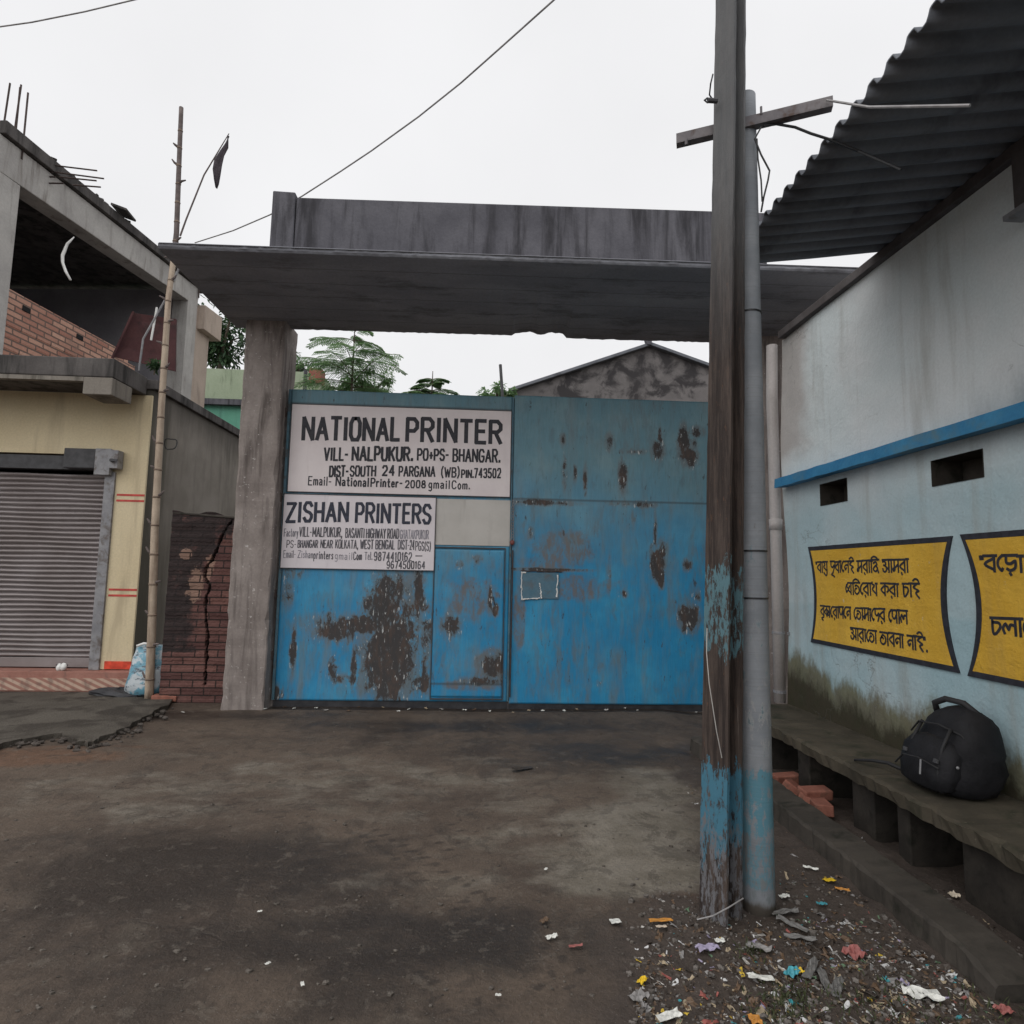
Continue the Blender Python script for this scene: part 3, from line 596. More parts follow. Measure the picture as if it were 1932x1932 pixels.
# ------------------------------------------------------------------ painted lettering: strokes drawn as ribbons
def arc(*p): return ('c', p)
LAT = {
 'A': (.72, [[(0, 0), (.5, 1), (1, 0)], [(.2, .33), (.8, .33)]]), 'B': (.62, [[(0, .0), (0, 1), (.7, 1), (.93, .86), (.93, .66), (.7, .53), (.05, .53)], [(.7, .5), (1, .36), (1, .15), (.72, 0), (.05, 0)]]),
 'C': (.62, [[(1, .8), (.75, 1), (.25, 1), (0, .78), (0, .22), (.25, 0), (.75, 0), (1, .2)]]), 'D': (.64, [[(0, 0), (0, 1), (.65, 1), (1, .78), (1, .22), (.65, 0), (.05, 0)]]),
 'E': (.55, [[(1, 1), (0, 1), (0, 0), (1, 0)], [(.06, .52), (.85, .52)]]), 'F': (.55, [[(1, 1), (0, 1), (0, 0)], [(.06, .52), (.85, .52)]]),
 'G': (.66, [[(1, .8), (.75, 1), (.25, 1), (0, .78), (0, .22), (.25, 0), (.75, 0), (1, .2), (1, .45), (.55, .45)]]), 'H': (.64, [[(0, 0), (0, 1)], [(1, 0), (1, 1)], [(.06, .52), (.94, .52)]]),
 'I': (.12, [[(.5, 0), (.5, 1)]]), 'J': (.5, [[(1, 1), (1, .2), (.7, 0), (.3, 0), (0, .2)]]), 'K': (.64, [[(0, 0), (0, 1)], [(1, 1), (.08, .42)], [(.35, .6), (1, 0)]]),
 'L': (.52, [[(0, 1), (0, 0), (1, 0)]]), 'M': (.8, [[(0, 0), (0, 1), (.5, .25), (1, 1), (1, 0)]]), 'N': (.68, [[(0, 0), (0, 1), (1, 0), (1, 1)]]),
 'O': (.66, [[(.5, 1), (.22, 1), (0, .78), (0, .22), (.22, 0), (.78, 0), (1, .22), (1, .78), (.78, 1), (.48, 1)]]), 'P': (.6, [[(0, 0), (0, 1), (.7, 1), (1, .84), (1, .6), (.7, .45), (.05, .45)]]),
 'R': (.64, [[(0, 0), (0, 1), (.7, 1), (1, .84), (1, .64), (.7, .5), (.05, .5)], [(.5, .48), (1, 0)]]), 'S': (.6, [[(1, .82), (.75, 1), (.25, 1), (0, .82), (0, .66), (.25, .54), (.75, .46), (1, .34), (1, .18), (.75, 0), (.25, 0), (0, .18)]]),
 'T': (.64, [[(0, 1), (1, 1)], [(.5, .95), (.5, 0)]]), 'U': (.64, [[(0, 1), (0, .22), (.22, 0), (.78, 0), (1, .22), (1, 1)]]), 'V': (.66, [[(0, 1), (.5, 0), (1, 1)]]),
 'W': (.9, [[(0, 1), (.25, 0), (.5, .8), (.75, 0), (1, 1)]]), 'X': (.64, [[(0, 0), (1, 1)], [(0, 1), (1, 0)]]), 'Y': (.62, [[(0, 1), (.5, .5), (1, 1)], [(.5, .48), (.5, 0)]]), 'Z': (.66, [[(0, 1), (1, 1), (0, 0), (1, 0)]]),
 '0': (.5, [[(.5, 1), (.2, 1), (0, .75), (0, .25), (.2, 0), (.8, 0), (1, .25), (1, .75), (.8, 1), (.48, 1)]]), '1': (.2, [[(0, .8), (.6, 1), (.6, 0)]]), '2': (.5, [[(0, .78), (.2, 1), (.8, 1), (1, .78), (1, .6), (0, 0), (1, 0)]]),
 '3': (.5, [[(0, .85), (.25, 1), (.8, 1), (1, .8), (1, .65), (.75, .53), (.4, .53)], [(.75, .5), (1, .36), (1, .18), (.78, 0), (.22, 0), (0, .15)]]), '4': (.52, [[(.75, 0), (.75, 1), (0, .3), (1, .3)]]),
 '5': (.5, [[(.95, 1), (.1, 1), (.05, .55), (.7, .58), (1, .42), (1, .2), (.75, 0), (.2, 0), (0, .15)]]), '6': (.5, [[(.9, .9), (.6, 1), (.25, 1), (0, .7), (0, .2), (.25, 0), (.75, 0), (1, .2), (1, .42), (.75, .58), (.1, .52)]]),
 '7': (.5, [[(0, 1), (1, 1), (.4, 0)]]), '8': (.5, [[(.5, .53), (.1, .65), (.1, .85), (.3, 1), (.7, 1), (.9, .85), (.9, .65), (.5, .53), (0, .38), (0, .15), (.25, 0), (.75, 0), (1, .15), (1, .38), (.48, .54)]]),
 '9': (.5, [[(.95, .48), (.25, .42), (0, .58), (0, .8), (.25, 1), (.75, 1), (1, .8), (1, .3), (.7, 0), (.3, 0), (.1, .1)]]),
 '-': (.3, [[(0, .45), (1, .45)]]), '.': (.12, [[(.5, 0), (.5, .13)]]), '+': (.42, [[(0, .42), (1, .42)], [(.5, .15), (.5, .7)]]), '(': (.22, [[(1, 1.1), (.1, .75), (.1, .25), (1, -.1)]]), ')': (.22, [[(0, 1.1), (.9, .75), (.9, .25), (0, -.1)]]), ',': (.14, [[(.7, .1), (.2, -.15)]]),
 'a': (.44, [[(.05, .6), (.5, .66), (.9, .55), (.9, 0)], [(.88, .36), (.3, .38), (0, .2), (.25, 0), (.88, .12)]]), 'c': (.4, [[(1, .52), (.6, .66), (.1, .5), (0, .25), (.3, 0), (1, .1)]]), 'e': (.42, [[(.05, .34), (1, .34), (.85, .6), (.4, .66), (0, .4), (.1, .1), (.5, 0), (1, .1)]]),
 'f': (.32, [[(1, .95), (.6, 1), (.45, .85), (.45, 0)], [(0, .64), (1, .64)]]), 'g': (.42, [[(.95, .62), (.3, .66), (0, .4), (.2, .1), (.92, .15)], [(.95, .66), (.95, -.2), (.6, -.34), (.05, -.25)]]), 'h': (.42, [[(0, 0), (0, 1)], [(.05, .5), (.5, .66), (.95, .55), (.95, 0)]]),
 'i': (.1, [[(.5, 0), (.5, .64)], [(.5, .82), (.5, .94)]]), 'k': (.4, [[(0, 0), (0, 1)], [(1, .64), (.08, .28)], [(.35, .4), (1, 0)]]), 'l': (.1, [[(.5, 0), (.5, 1)]]), 'm': (.66, [[(0, 0), (0, .64)], [(.05, .55), (.3, .66), (.5, .56), (.5, 0)], [(.54, .55), (.8, .66), (1, .56), (1, 0)]]),
 'n': (.42, [[(0, 0), (0, .64)], [(.05, .5), (.5, .66), (.95, .55), (.95, 0)]]), 'o': (.44, [[(.5, .66), (.08, .5), (0, .25), (.3, 0), (.7, 0), (1, .25), (.92, .5), (.48, .66)]]), 'p': (.42, [[(0, -.3), (0, .64)], [(.05, .5), (.5, .66), (1, .4), (.8, .05), (.05, .1)]]),
 'r': (.32, [[(0, 0), (0, .64)], [(.05, .42), (.5, .64), (1, .6)]]), 's': (.36, [[(1, .56), (.5, .66), (.05, .52), (.95, .2), (.5, 0), (0, .1)]]), 't': (.34, [[(.45, 1), (.45, .1), (.7, 0), (1, .06)], [(0, .64), (1, .64)]]), 'u': (.42, [[(0, .64), (0, .15), (.3, 0), (.95, .15)], [(.95, .64), (.95, 0)]]), 'y': (.42, [[(0, .64), (.5, .02)], [(1, .64), (.3, -.3)]]), 'z': (.4, [[(0, .64), (1, .64), (0, 0), (1, 0)]]),
}
# Bengali letters of the wall slogans, headline at y=1
def hd(w, a=0): return [(a, 1), (w, 1)]
BEN = {
 'ba': (.72, [hd(.74), [(.6, 1), (.6, 0)], [(.6, .84), (.08, .48), (.6, .1)]]),
 'ra': (.72, [hd(.74), [(.6, 1), (.6, 0)], [(.6, .84), (.08, .48), (.6, .1)], [(.22, -.02), (.3, -.16)]]),
 'aa': (.3, [hd(.32), [(.17, 1), (.17, 0)]]),
 'yu': (.78, [hd(.8), [(.64, 1), (.64, -.12), (.45, -.28), (.3, -.16)], [(.14, .98), (.34, .72), (.14, .5), (.64, .14)], [(.16, -.02), (.22, -.14)]]),
 'duu': (.68, [hd(.7), [(.14, 1), (.14, .6), (.36, .44), (.58, .64), (.6, .36), (.44, .02)], [(.46, .0), (.2, -.2), (.44, -.3), (.66, -.42)]]),
 'da': (.68, [hd(.7), [(.14, 1), (.14, .6), (.36, .44), (.58, .64), (.6, .36), (.46, 0)]]),
 'ssa': (.74, [hd(.76), [(.62, 1), (.62, 0)], [(.12, .98), (.12, .5), (.62, .12)], [(.14, .56), (.6, .84)]]),
 'na': (.72, [hd(.74), [(.62, 1), (.62, 0)], [(.62, .62), (.32, .68), (.1, .5), (.22, .26), (.36, .42)]]),
 'i': (.72, [hd(.74), [(.5, .98), (.14, .74), (.4, .58), (.62, .46), (.34, .3), (.66, -.06)], [(.66, 1.0), (.6, 1.22), (.34, 1.34), (.1, 1.2)]]),
 'e': (.4, [[(.34, .98), (.12, .72), (.08, .36), (.26, .06), (.34, .18)]]),
 'ma': (.78, [hd(.8), [(.66, 1), (.66, 0)], [(.2, 1), (.2, .4), (.06, .28), (.12, .12), (.26, .2), (.22, .36)], [(.24, .3), (.66, .66)]]),
 'cha': (.82, [hd(.84), [(.1, .72), (.4, .82), (.56, .62), (.24, .44), (.1, .22), (.4, .06), (.62, .3), (.5, .44)], [(.6, .26), (.74, -.04)]]),
 'ii': (.3, [hd(.32), [(.16, 0), (.16, 1), (.22, 1.24), (.5, 1.36), (.84, 1.24), (1.0, 1.02)]]),
 'a': (.9, [hd(.92), [(.78, 1), (.78, 0)], [(.06, .84), (.28, .88), (.42, .7), (.32, .54), (.16, .58)], [(.3, .54), (.5, .34), (.38, .06), (.12, .08), (.04, .3)], [(.5, .4), (.78, .16)]]),
 'pra': (.84, [hd(.86, .3), [(.7, 1), (.7, 0)], [(.3, .98), (.18, .7), (.4, .5), (.52, .74)], [(.14, .86), (.02, .5), (.12, .18), (.34, .34), (.7, .1)]]),
 'ta': (.72, [hd(.74), [(.34, .52), (.12, .46), (.1, .18), (.36, .04), (.62, .26), (.56, .62), (.24, .78), (.12, .7)]]),
 'dha': (.68, [[(.46, 1), (.7, 1)], [(.58, 1), (.58, 0)], [(.1, .96), (.36, .82), (.12, .52), (.58, .12)], [(.1, .98), (.12, 1.12)]]),
 'ka': (.92, [hd(.94), [(.48, 1), (.48, 0)], [(.48, .84), (.06, .48), (.48, .12)], [(.5, .78), (.8, .72), (.84, .42), (.7, .3)]]),
 'ca': (.68, [hd(.7), [(.12, 1), (.14, .12), (.32, .06), (.58, .44), (.5, .7), (.16, .74)]]),
 'bri': (.72, [hd(.74), [(.6, 1), (.6, 0)], [(.6, .84), (.08, .48), (.6, .1)], [(.56, -.04), (.24, -.14), (.46, -.34)]]),
 'kssa': (1.0, [hd(1.02), [(.42, 1), (.42, .05)], [(.42, .8), (.06, .48), (.42, .14)], [(.44, .7), (.72, .5), (.5, .3)], [(.86, 1), (.86, 0)], [(.5, .22), (.86, .16)]]),
 'pa': (.72, [hd(.74), [(.62, 1), (.62, 0)], [(.12, 1), (.12, .52), (.36, .32), (.62, .66)]]),
 'la': (.86, [hd(.88), [(.76, 1), (.76, 0)], [(.14, .1), (.06, .4), (.22, .66), (.38, .34), (.5, .62), (.76, .56)]]),
 'bha': (.82, [hd(.84), [(.3, .62), (.1, .5), (.1, .22), (.36, .04), (.66, .2), (.72, .6), (.4, .8), (.24, .66), (.46, .5)]]),
 'rra': (.7, [hd(.72), [(.14, 1), (.14, .56), (.36, .48), (.6, .64), (.58, .22), (.34, .06), (.16, .16)], [(.3, -.1), (.36, -.22)]]),
 'oo': (.4, [[(.34, .98), (.12, .72), (.08, .36), (.26, .06), (.34, .18)]]), 'q': (.24, [[(.05, 1.0), (.08, .8)], [(.17, 1.0), (.2, .8)]]), '.': (.2, [[(.1, 0), (.12, .12)]]), ' ': (.4, []),
}
def smooth_line(p, k=4):
    if len(p) < 3: return [Vector((*q, 0)) for q in p]
    q = [Vector((*a, 0)) for a in p]; q = [q[0]*2-q[1]] + q + [q[-1]*2-q[-2]]; out = []
    for i in range(1, len(q)-2):
        for t in range(k):
            t /= k; a, b, c, d = q[i-1:i+3]
            out.append(.5*((2*b) + (c-a)*t + (2*a-5*b+4*c-d)*t*t + (3*b-a-3*c+d)*t**3))
    return out + [q[-2]]
def ribbon(mb, pts, w, mapf, lift):
    n = len(pts); L = []; Rr = []
    for i in range(n):
        a = (pts[i]-pts[i-1]).normalized() if i else None; b = (pts[i+1]-pts[i]).normalized() if i < n-1 else None
        if a is None: t = b; k = 1
        elif b is None: t = a; k = 1
        else:
            t = a+b
            if t.length < .2: t = b
            t.normalize(); k = min(1.3, 1/max(.3, abs(t.dot(b))))
        nn = Vector((-t.y, t.x, 0))*w/2*k; ext = t*(w*.3) if i == n-1 else (t*(-w*.3) if i == 0 else Vector())
        L.append(pts[i]+nn+ext); Rr.append(pts[i]-nn+ext)
    vs = [mapf(p, lift) for p in L] + [mapf(p, lift) for p in Rr]
    mb.add(vs, [(i, i+1, n+i+1, n+i) for i in range(n-1)])
def letter_width(s, tab, gap): return sum(tab[c][0]+gap if c in tab else .42 for c in s) - gap
def lettering(mb, s, tab, x0, y0, x1, h, wt, mapf, curved=False, gap=.33, jit=.012, slant=0):
    """write s from x0 to x1 with cap height h; the widths are squeezed to fit"""
    tot = letter_width(s, tab, gap); k = (x1-x0)/tot; x = x0; li = 0
    for c in s:
        if c not in tab: x += .42*k; continue
        w, st = tab[c]; dy = random.uniform(-jit, jit)*h; sc = 1 + random.uniform(-.03, .03)
        for s_ in st:
            if curved: pts = [(px, py) for px, py in s_]
            else: pts = [(px*w, py) for px, py in s_]
            P = smooth_line(pts) if (curved and len(pts) > 2) else [Vector((*p, 0)) for p in pts]
            P = [Vector((x + p.x*k + slant*p.y*h, y0 + dy + p.y*h*sc, 0)) for p in P]
            seg = [P[0]]
            for q_ in range(1, len(P)):
                seg.append(P[q_])
                if q_ == len(P)-1 or (P[q_]-P[q_-1]).normalized().dot((P[q_+1]-P[q_]).normalized()) < .35:
                    ribbon(mb, seg, wt, mapf, .0002*(li % 12)); li += 1; seg = [P[q_]]
        x += (w + gap)*k

def signboard(name, x0, x1, z0, z1, m, label, lines, y=GY-.02):
    t = thing(name, ((x0+x1)/2, y, z0), label, 'signboard', 'painted signboards on the gate')
    xs = np.linspace(x0, x1, 40); zs = np.linspace(z0, z1, 22)
    MB().box(x0, x1, y, y+.012, z0, z1).build('board', m, t, bevel=.002)
    e = MB(); w = .008
    e.box(x0-w, x0-.0005, y-.006, y+.012, z0-w, z1+w); e.box(x1+.0005, x1+w, y-.006, y+.012, z0-w, z1+w); e.box(x0, x1, y-.006, y+.012, z1+.0005, z1+w); e.box(x0, x1, y-.006, y+.012, z0-w, z0-.0005)
    e.build('edging', M['steel_dark'], t)
    for s, u0, v0, u1, v1, hpx, wt, mm in lines:     # baseline from (u0,v0) to (u1,v1)
        mb = MB(); a = onY(u0, v0, y); b = onY(u1, v1, y); sl_ = (b.z-a.z)/(b.x-a.x)
        mapf = lambda p, l: (p.x, y-.0015-l, p.y + (p.x-a.x)*sl_)
        lettering(mb, s, LAT, a.x, a.z, b.x, hpx*PX, wt, mapf)
        mb.build('lettering', mm, t)
    return t
s1 = signboard('signboard', -2.165, .355, 2.375, 3.385, M['board_pink'], 'wide off-white upper signboard painted NATIONAL PRINTER in bold black', [
    ('NATIONAL', 572, 829, 752, 830, 41, .044, M['ink']), ('PRINTER', 768, 831, 944, 836, 42, .046, M['ink']),
    ('VILL-', 612, 868, 655, 868, 23, .024, M['ink']), ('NALPUKUR.', 665, 868, 778, 869, 25, .028, M['ink']), ('PO+PS-', 788, 868, 845, 868, 21, .022, M['ink']), ('BHANGAR.', 855, 870, 943, 872, 23, .023, M['ink']),
    ('DIST-', 622, 899, 656, 898, 19, .022, M['ink']), ('SOUTH', 661, 898, 708, 898, 18, .02, M['ink']), ('24', 722, 897, 743, 897, 18, .022, M['ink']), ('PARGANA', 753, 898, 820, 899, 18, .019, M['ink']), ('(WB)', 833, 900, 866, 900, 18, .017, M['ink']), ('PIN.', 871, 901, 893, 901, 14, .018, M['ink']), ('743502', 895, 901, 944, 901, 17, .018, M['ink']),
    ('Email-', 582, 915, 624, 916, 16, .013, M['ink']), ('National', 634, 916, 695, 918, 16, .017, M['ink']), ('Printer-', 700, 918, 758, 919, 15, .017, M['ink']), ('2008', 765, 920, 802, 920, 13, .016, M['ink']), ('gmail', 809, 921, 848, 922, 15, .014, M['ink']), ('Com.', 853, 922, 886, 923, 15, .014, M['ink'])])
M['ink_faded'] = plain('faded_grey_sign_paint', (.22, .21, .24), .6, var=.4, sc=9)
M['ink_mid'] = plain('worn_black_sign_paint', (.1, .095, .11), .6, var=.5, sc=12)
s2 = signboard('signboard', -2.197, -.492, 1.512, 2.342, M['board_lilac'], 'smaller off-white lower signboard painted ZISHAN PRINTERS in blue black', [
    ('ZISHAN', 541, 984, 655, 983, 34, .036, M['ink_blue']), ('PRINTERS', 672, 985, 811, 987, 34, .034, M['ink_blue']),
    ('Factory', 536, 1012, 562, 1012, 14, .009, M['ink_faded']), ('VILL-', 565, 1012, 587, 1012, 17, .012, M['ink_mid']), ('MALPUKUR,', 590, 1012, 645, 1013, 17, .013, M['ink_mid']), ('BASANTI HIGHWAY ROAD', 652, 1014, 752, 1016, 17, .012, M['ink_mid']), ('GHATAKPUKUR', 755, 1016, 808, 1017, 16, .009, M['ink_faded']),
    ('PS-', 541, 1033, 558, 1033, 13, .009, M['ink_mid']), ('BHANGAR', 562, 1033, 599, 1033, 13, .011, M['ink_mid']), ('NEAR', 605, 1033, 627, 1034, 14, .011, M['ink_mid']), ('KOLKATA,', 633, 1034, 675, 1035, 15, .011, M['ink_mid']), ('WEST BENGAL', 680, 1035, 744, 1036, 16, .013, M['ink_mid']), ('DIST-24', 751, 1036, 781, 1037, 17, .011, M['ink_mid']), ('PGS(S)', 784, 1038, 812, 1039, 16, .01, M['ink_mid']),
    ('Email-', 535, 1052, 557, 1052, 13, .008, M['ink_faded']), ('Zishan', 562, 1052, 590, 1053, 13, .009, M['ink_faded']), ('printers', 592, 1054, 628, 1055, 14, .01, M['ink_mid']), ('gmail', 632, 1055, 664, 1056, 13, .007, M['ink_faded']), ('Com', 667, 1056, 682, 1056, 14, .01, M['ink_mid']), ('Tel.', 688, 1056, 702, 1056, 14, .009, M['ink_faded']), ('9874410162', 706, 1057, 776, 1058, 15, .013, M['ink_mid']), ('-', 784, 1056, 796, 1056, 15, .012, M['ink_mid']),
    ('9674500164', 730, 1072, 801, 1073, 13, .013, M['ink_mid'])])

# ================================================================== RIGHT BUILDING
W = 2.85
rb = thing('workshop_building', (W, 3, 0), 'pale blue plastered workshop wall with yellow slogan panels under a corrugated roof', 'building')
wy = np.arange(-3.0, 5.52, .035); wz = np.append(np.arange(-.1, 3.76, .035), 3.772)
V1 = [onX(1548, 912, W), onX(1600, 945, W)]; V2 = [onX(1758, 870, W), onX(1858, 900, W)]
VENTS = [(V1[1].y, V1[0].y, V1[1].z, V1[0].z-.01), (V2[1].y, V2[0].y, V2[1].z, V2[0].z)]
wy = np.unique(np.concatenate([wy] + [np.array(v[:2]) for v in VENTS])); wz = np.unique(np.concatenate([wz] + [np.array(v[2:]) for v in VENTS]))
def vent_hole(Y, Z):
    t = np.zeros(Y.shape, bool)
    for a, b, c, d in VENTS: t |= (Y > a) & (Y < b) & (Z > c) & (Z < d)
    return t
def moss_fn(Y, Z):
    top = .68 + .13*(fbm(Y*2.6, Y*0+3.3, 4)-.47)*2 + np.clip((Y-4.0)/1.3, 0, 1)*.16
    return np.clip((top - Z)/.42 + .25, 0, 1.25)
BANDZ0, BANDZ1 = 2.32, 2.42
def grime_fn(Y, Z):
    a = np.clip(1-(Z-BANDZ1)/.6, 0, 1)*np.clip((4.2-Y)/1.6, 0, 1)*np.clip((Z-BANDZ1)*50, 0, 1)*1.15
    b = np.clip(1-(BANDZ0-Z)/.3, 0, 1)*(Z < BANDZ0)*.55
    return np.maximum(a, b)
wallo = grid('wall', wy, wz, lambda U, V: (W + (fbm(U*1.5, V*1.5, 3)-.47)*.007 - np.clip((U-4.9)/.6, 0, 1)*.02*np.sin(V*2.6+1), U, V),
     {'moss': moss_fn, 'blue': lambda U, V: np.clip((2.5-V)/.5, 0, 1)*.75 + (V < 1.3)*.2, 'grime': grime_fn, 'bare': lambda U, V: np.clip((U-4.75)/.5, 0, 1)*np.clip((V-2.4)/.3, 0, 1)*.85}, M['wall_right'], rb, hole=vent_hole)
co = MB(); co.box(W+.22, W+1.6, -3, 5.5, -.1, 3.76); co.box(W+.03, W+.2195, 5.3, 5.5, -.1, 3.76); co.box(W+.03, W+.2195, -3, 5.2995, 3.6, 3.76); co.build('wall', M['conc_grey'], rb)
band = MB(); n = 60; vs = []
for i in range(n+1):
    y = -3 + 8.43*i/n; j = random.uniform(-.004, .004)
    vs += [(W-.13+j, y, BANDZ0+.005+j), (W-.125+j, y, BANDZ1-.012+j), (W+.02, y, BANDZ1+.03), (W+.02, y, BANDZ0+.02)]
band.add(vs, [(i*4+j, i*4+(j+1) % 4, (i+1)*4+(j+1) % 4, (i+1)*4+j) for i in range(n) for j in range(4)] + [(0, 1, 2, 3), (n*4, n*4+1, n*4+2, n*4+3)])
band.build('ledge', M['band_blue'], rb)
for y0, y1, z0, z1 in VENTS:     # ventilation holes: recess with a rim
    v = MB(); x0_, x1_ = W-.008, W+.2
    v.add([(x0_, y0, z0), (x0_, y1, z0), (x0_, y1, z1), (x0_, y0, z1), (x1_, y0, z0), (x1_, y1, z0), (x1_, y1, z1), (x1_, y0, z1)], [(4, 5, 6, 7), (0, 1, 5, 4), (1, 2, 6, 5), (2, 3, 7, 6), (3, 0, 4, 7)])
    vo = v.build('vent_opening', M['conc_kerb'], rb)
# yellow panels with curved sides, dark border and slogans
XP = W-.006
def panel(yl, yr, z0, z1, sag, label):
    """yl = far (left) side, yr = near (right) side"""
    def outline(ins):
        L = []; n = 18
        for i in range(n+1): t = i/n; L.append((yl-ins*1.15 - sag*4*t*(1-t), z1-ins - (z1-z0-2*ins)*t))
        for i in range(n+1): t = 1-i/n; L.append((yr+ins*1.15 + sag*4*t*(1-t), z1-ins - (z1-z0-2*ins)*t))
        return L
    out, inn = outline(0), outline(.034); n = len(out); mb = MB()
    vs = [(XP-.0045, a, b) for a, b in out] + [(XP-.0045, a, b) for a, b in inn] + [(XP+.006, a, b) for a, b in out]
    fs = []
    for i in range(n): j = (i+1) % n; fs += [(i, j, n+j, n+i), (2*n+i, 2*n+j, j, i)]
    mb.add(vs, fs)
    k = MB(); inn2 = outline(.032); k.prism([(XP-.003, a, b) for a, b in inn2], (.008, 0, 0))
    po = k.build('slogan_panel', M['panel_yellow'], rb); po['label'] = label
    mb.build('border', M['ink'], po)
    return po
p1l, p1r = onX(1525, 1032, XP), onX(1797, 1017, XP)
z1a, z0a = onX(1525, 1032, XP).z, onX(1800, 1268, XP).z
P1 = panel(p1l.y, p1r.y, z0a, z1a, .075, 'yellow painted panel with four lines of dark Bengali writing')
def ben(po, words, v0uv, v1uv, hpx_z, wt):
    a = onX(*v0uv, XP); b = onX(*v1uv, XP); mb = MB(); L = a.y-b.y; sl_ = (b.z-a.z)/L
    mapf = lambda p, l: (XP-.0042-l*.5, a.y-p.x, a.z+p.y + p.x*sl_)
    lettering(mb, words, BEN, 0, 0, L, hpx_z, wt, mapf, True, .0, .02)
    mb.build('lettering', M['ink'], po)
HL = .086
for words, u0, v0, u1, v1 in [
    (['q', 'ba', 'aa', 'yu', ' ', 'duu', 'ssa', 'aa', 'e', 'na', 'i', ' ', 'ma', 'ra', 'aa', 'ii', 'cha', ' ', 'a', 'aa', 'ma', 'ra', 'aa'], 1540, 1080, 1716, 1080),
    (['pra', 'ii', 'ta', 'oo', 'ra', 'aa', 'dha', ' ', 'ka', 'ra', 'aa', ' ', 'ca', 'aa', 'i'], 1597, 1121, 1737, 1127),
    (['bri', 'kssa', 'oo', 'ra', 'aa', 'pa', 'e', 'na', ' ', 'oo', 'ta', 'aa', 'ma', 'aa', 'e', 'da', 'ra', ' ', 'e', 'pa', 'aa', 'la'], 1549, 1163, 1714, 1177),
    (['a', 'aa', 'ra', 'aa', 'oo', 'ta', 'aa', ' ', 'bha', 'aa', 'ba', 'na', 'aa', ' ', 'na', 'aa', 'i', 'q', '.'], 1606, 1206, 1752, 1230)]:
    ben(P1, words, (u0, v0), (u1, v1), HL, .0145)
p2l = onX(1812, 1012, XP); P2 = panel(p2l.y, p2l.y-1.62, z0a-.005, z1a+.005, .09, 'second yellow painted panel, cut by the right edge')
ben(P2, ['q', 'ba', 'oo', 'rra', 'aa', ' ', 'ba', 'oo', 'rra', 'aa'], (1850, 1078), (2040, 1080), .086, .017)
ben(P2, ['ca', 'la', 'aa', 'e', 'ta', ' ', 'ca', 'aa', 'i'], (1871, 1196), (2060, 1210), .09, .017)
# corrugated roof
def roof():
    ys = np.arange(-3, 4.06, .0104); xs = np.array([1.69, 1.95, 2.3, 2.85, 3.4, 4.4])
    ph = lambda V: np.sin(2*np.pi*V/.125)
    return grid('roof', xs, ys, lambda U, V: (U, V, 3.688 + (U-1.69)*.15 + .021*np.tanh(ph(V)*2.4)/.98 + .008*np.sin(V*1.9)*np.clip((2.3-U)/.5, 0, 1)), {}, M['roof_sheet'], rb, solid=.008)
roof()
MB().box(W-.05, W+.06, -3, 5.45, 3.763, 3.832).build('wall_plate', M['timber'], rb, bevel=.005)
tb = onX(1921, 250, W-.06)
br_ = MB().box(W-.09, W-.03, tb.y-.06, tb.y+.02, 3.42, 3.762).build('roof_bracket', M['timber'], rb)
MB().box(W-.13, W-.024, tb.y-.09, tb.y+.05, 3.39, 3.418).build('foot', M['steel_grey'], br_)
# drain pipe on the corner of the wall
pp = thing('drain_pipe', (2.79, 5.56, .37), 'grey plastic drain pipe running down the corner of the pale blue wall', 'drain pipe')
MB().tube([(2.79, 5.56, .376), (2.79, 5.56, 2.0), (2.785, 5.565, 3.2), (2.8, 5.57, 3.74)], .052, 14).build('pipe', M['pvc'], pp, smooth=True)
for z in (1.0, .47):
    MB().tube([(2.79, 5.56, z-.012), (2.79, 5.56, z+.012)], .058, 14).box(2.84, 2.95, 5.48, 5.50, z-.012, z+.012).build('clamp', M['steel_grey'], pp)
MB().tube([(2.79, 5.56, 1.95), (2.79, 5.56, 2.05)], .06, 14).build('collar', M['pvc'], pp, smooth=True)

# ------------------------------------------------------------------ concrete bench along the wall
be = thing('bench', (2.55, 3.5, 0), 'long mossy concrete bench slab on piers along the foot of the blue wall', 'bench')
bm_ = MB(); n = 170; vs = []
for i in range(n+1):
    y = -2.0 + 7.5*i/n; j = lambda s=.012: random.uniform(-s, s)
    ch = .02*max(0, math.sin(y*5.3)*math.sin(y*11.7+1)) + (random.uniform(0, .018) if random.random() < .25 else 0)
    vs += [(2.30+j(.008)+ch*.5, y, .29+j(.007)), (2.285+j(.008)+ch, y, .357+j(.006)), (2.312+j(.008)+ch, y, .368+j(.004)), (2.55, y, .366+j(.006)), (2.845, y, .374), (2.845, y, .29), (2.4, y, .29)]
bm_.add(vs, [(i*7+j, i*7+(j+1) % 7, (i+1)*7+(j+1) % 7, (i+1)*7+j) for i in range(n) for j in range(7)] + [tuple(range(7)), tuple(n*7+j for j in range(7))])
bm_.build('slab', M['conc_mossy'], be)
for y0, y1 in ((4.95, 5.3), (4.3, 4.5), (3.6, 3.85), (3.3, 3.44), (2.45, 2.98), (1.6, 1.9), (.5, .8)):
    MB().box(2.37, 2.84, y0+.02, y1-.02, -.1, .289).build('pier', M['pier'], be, bevel=.008)

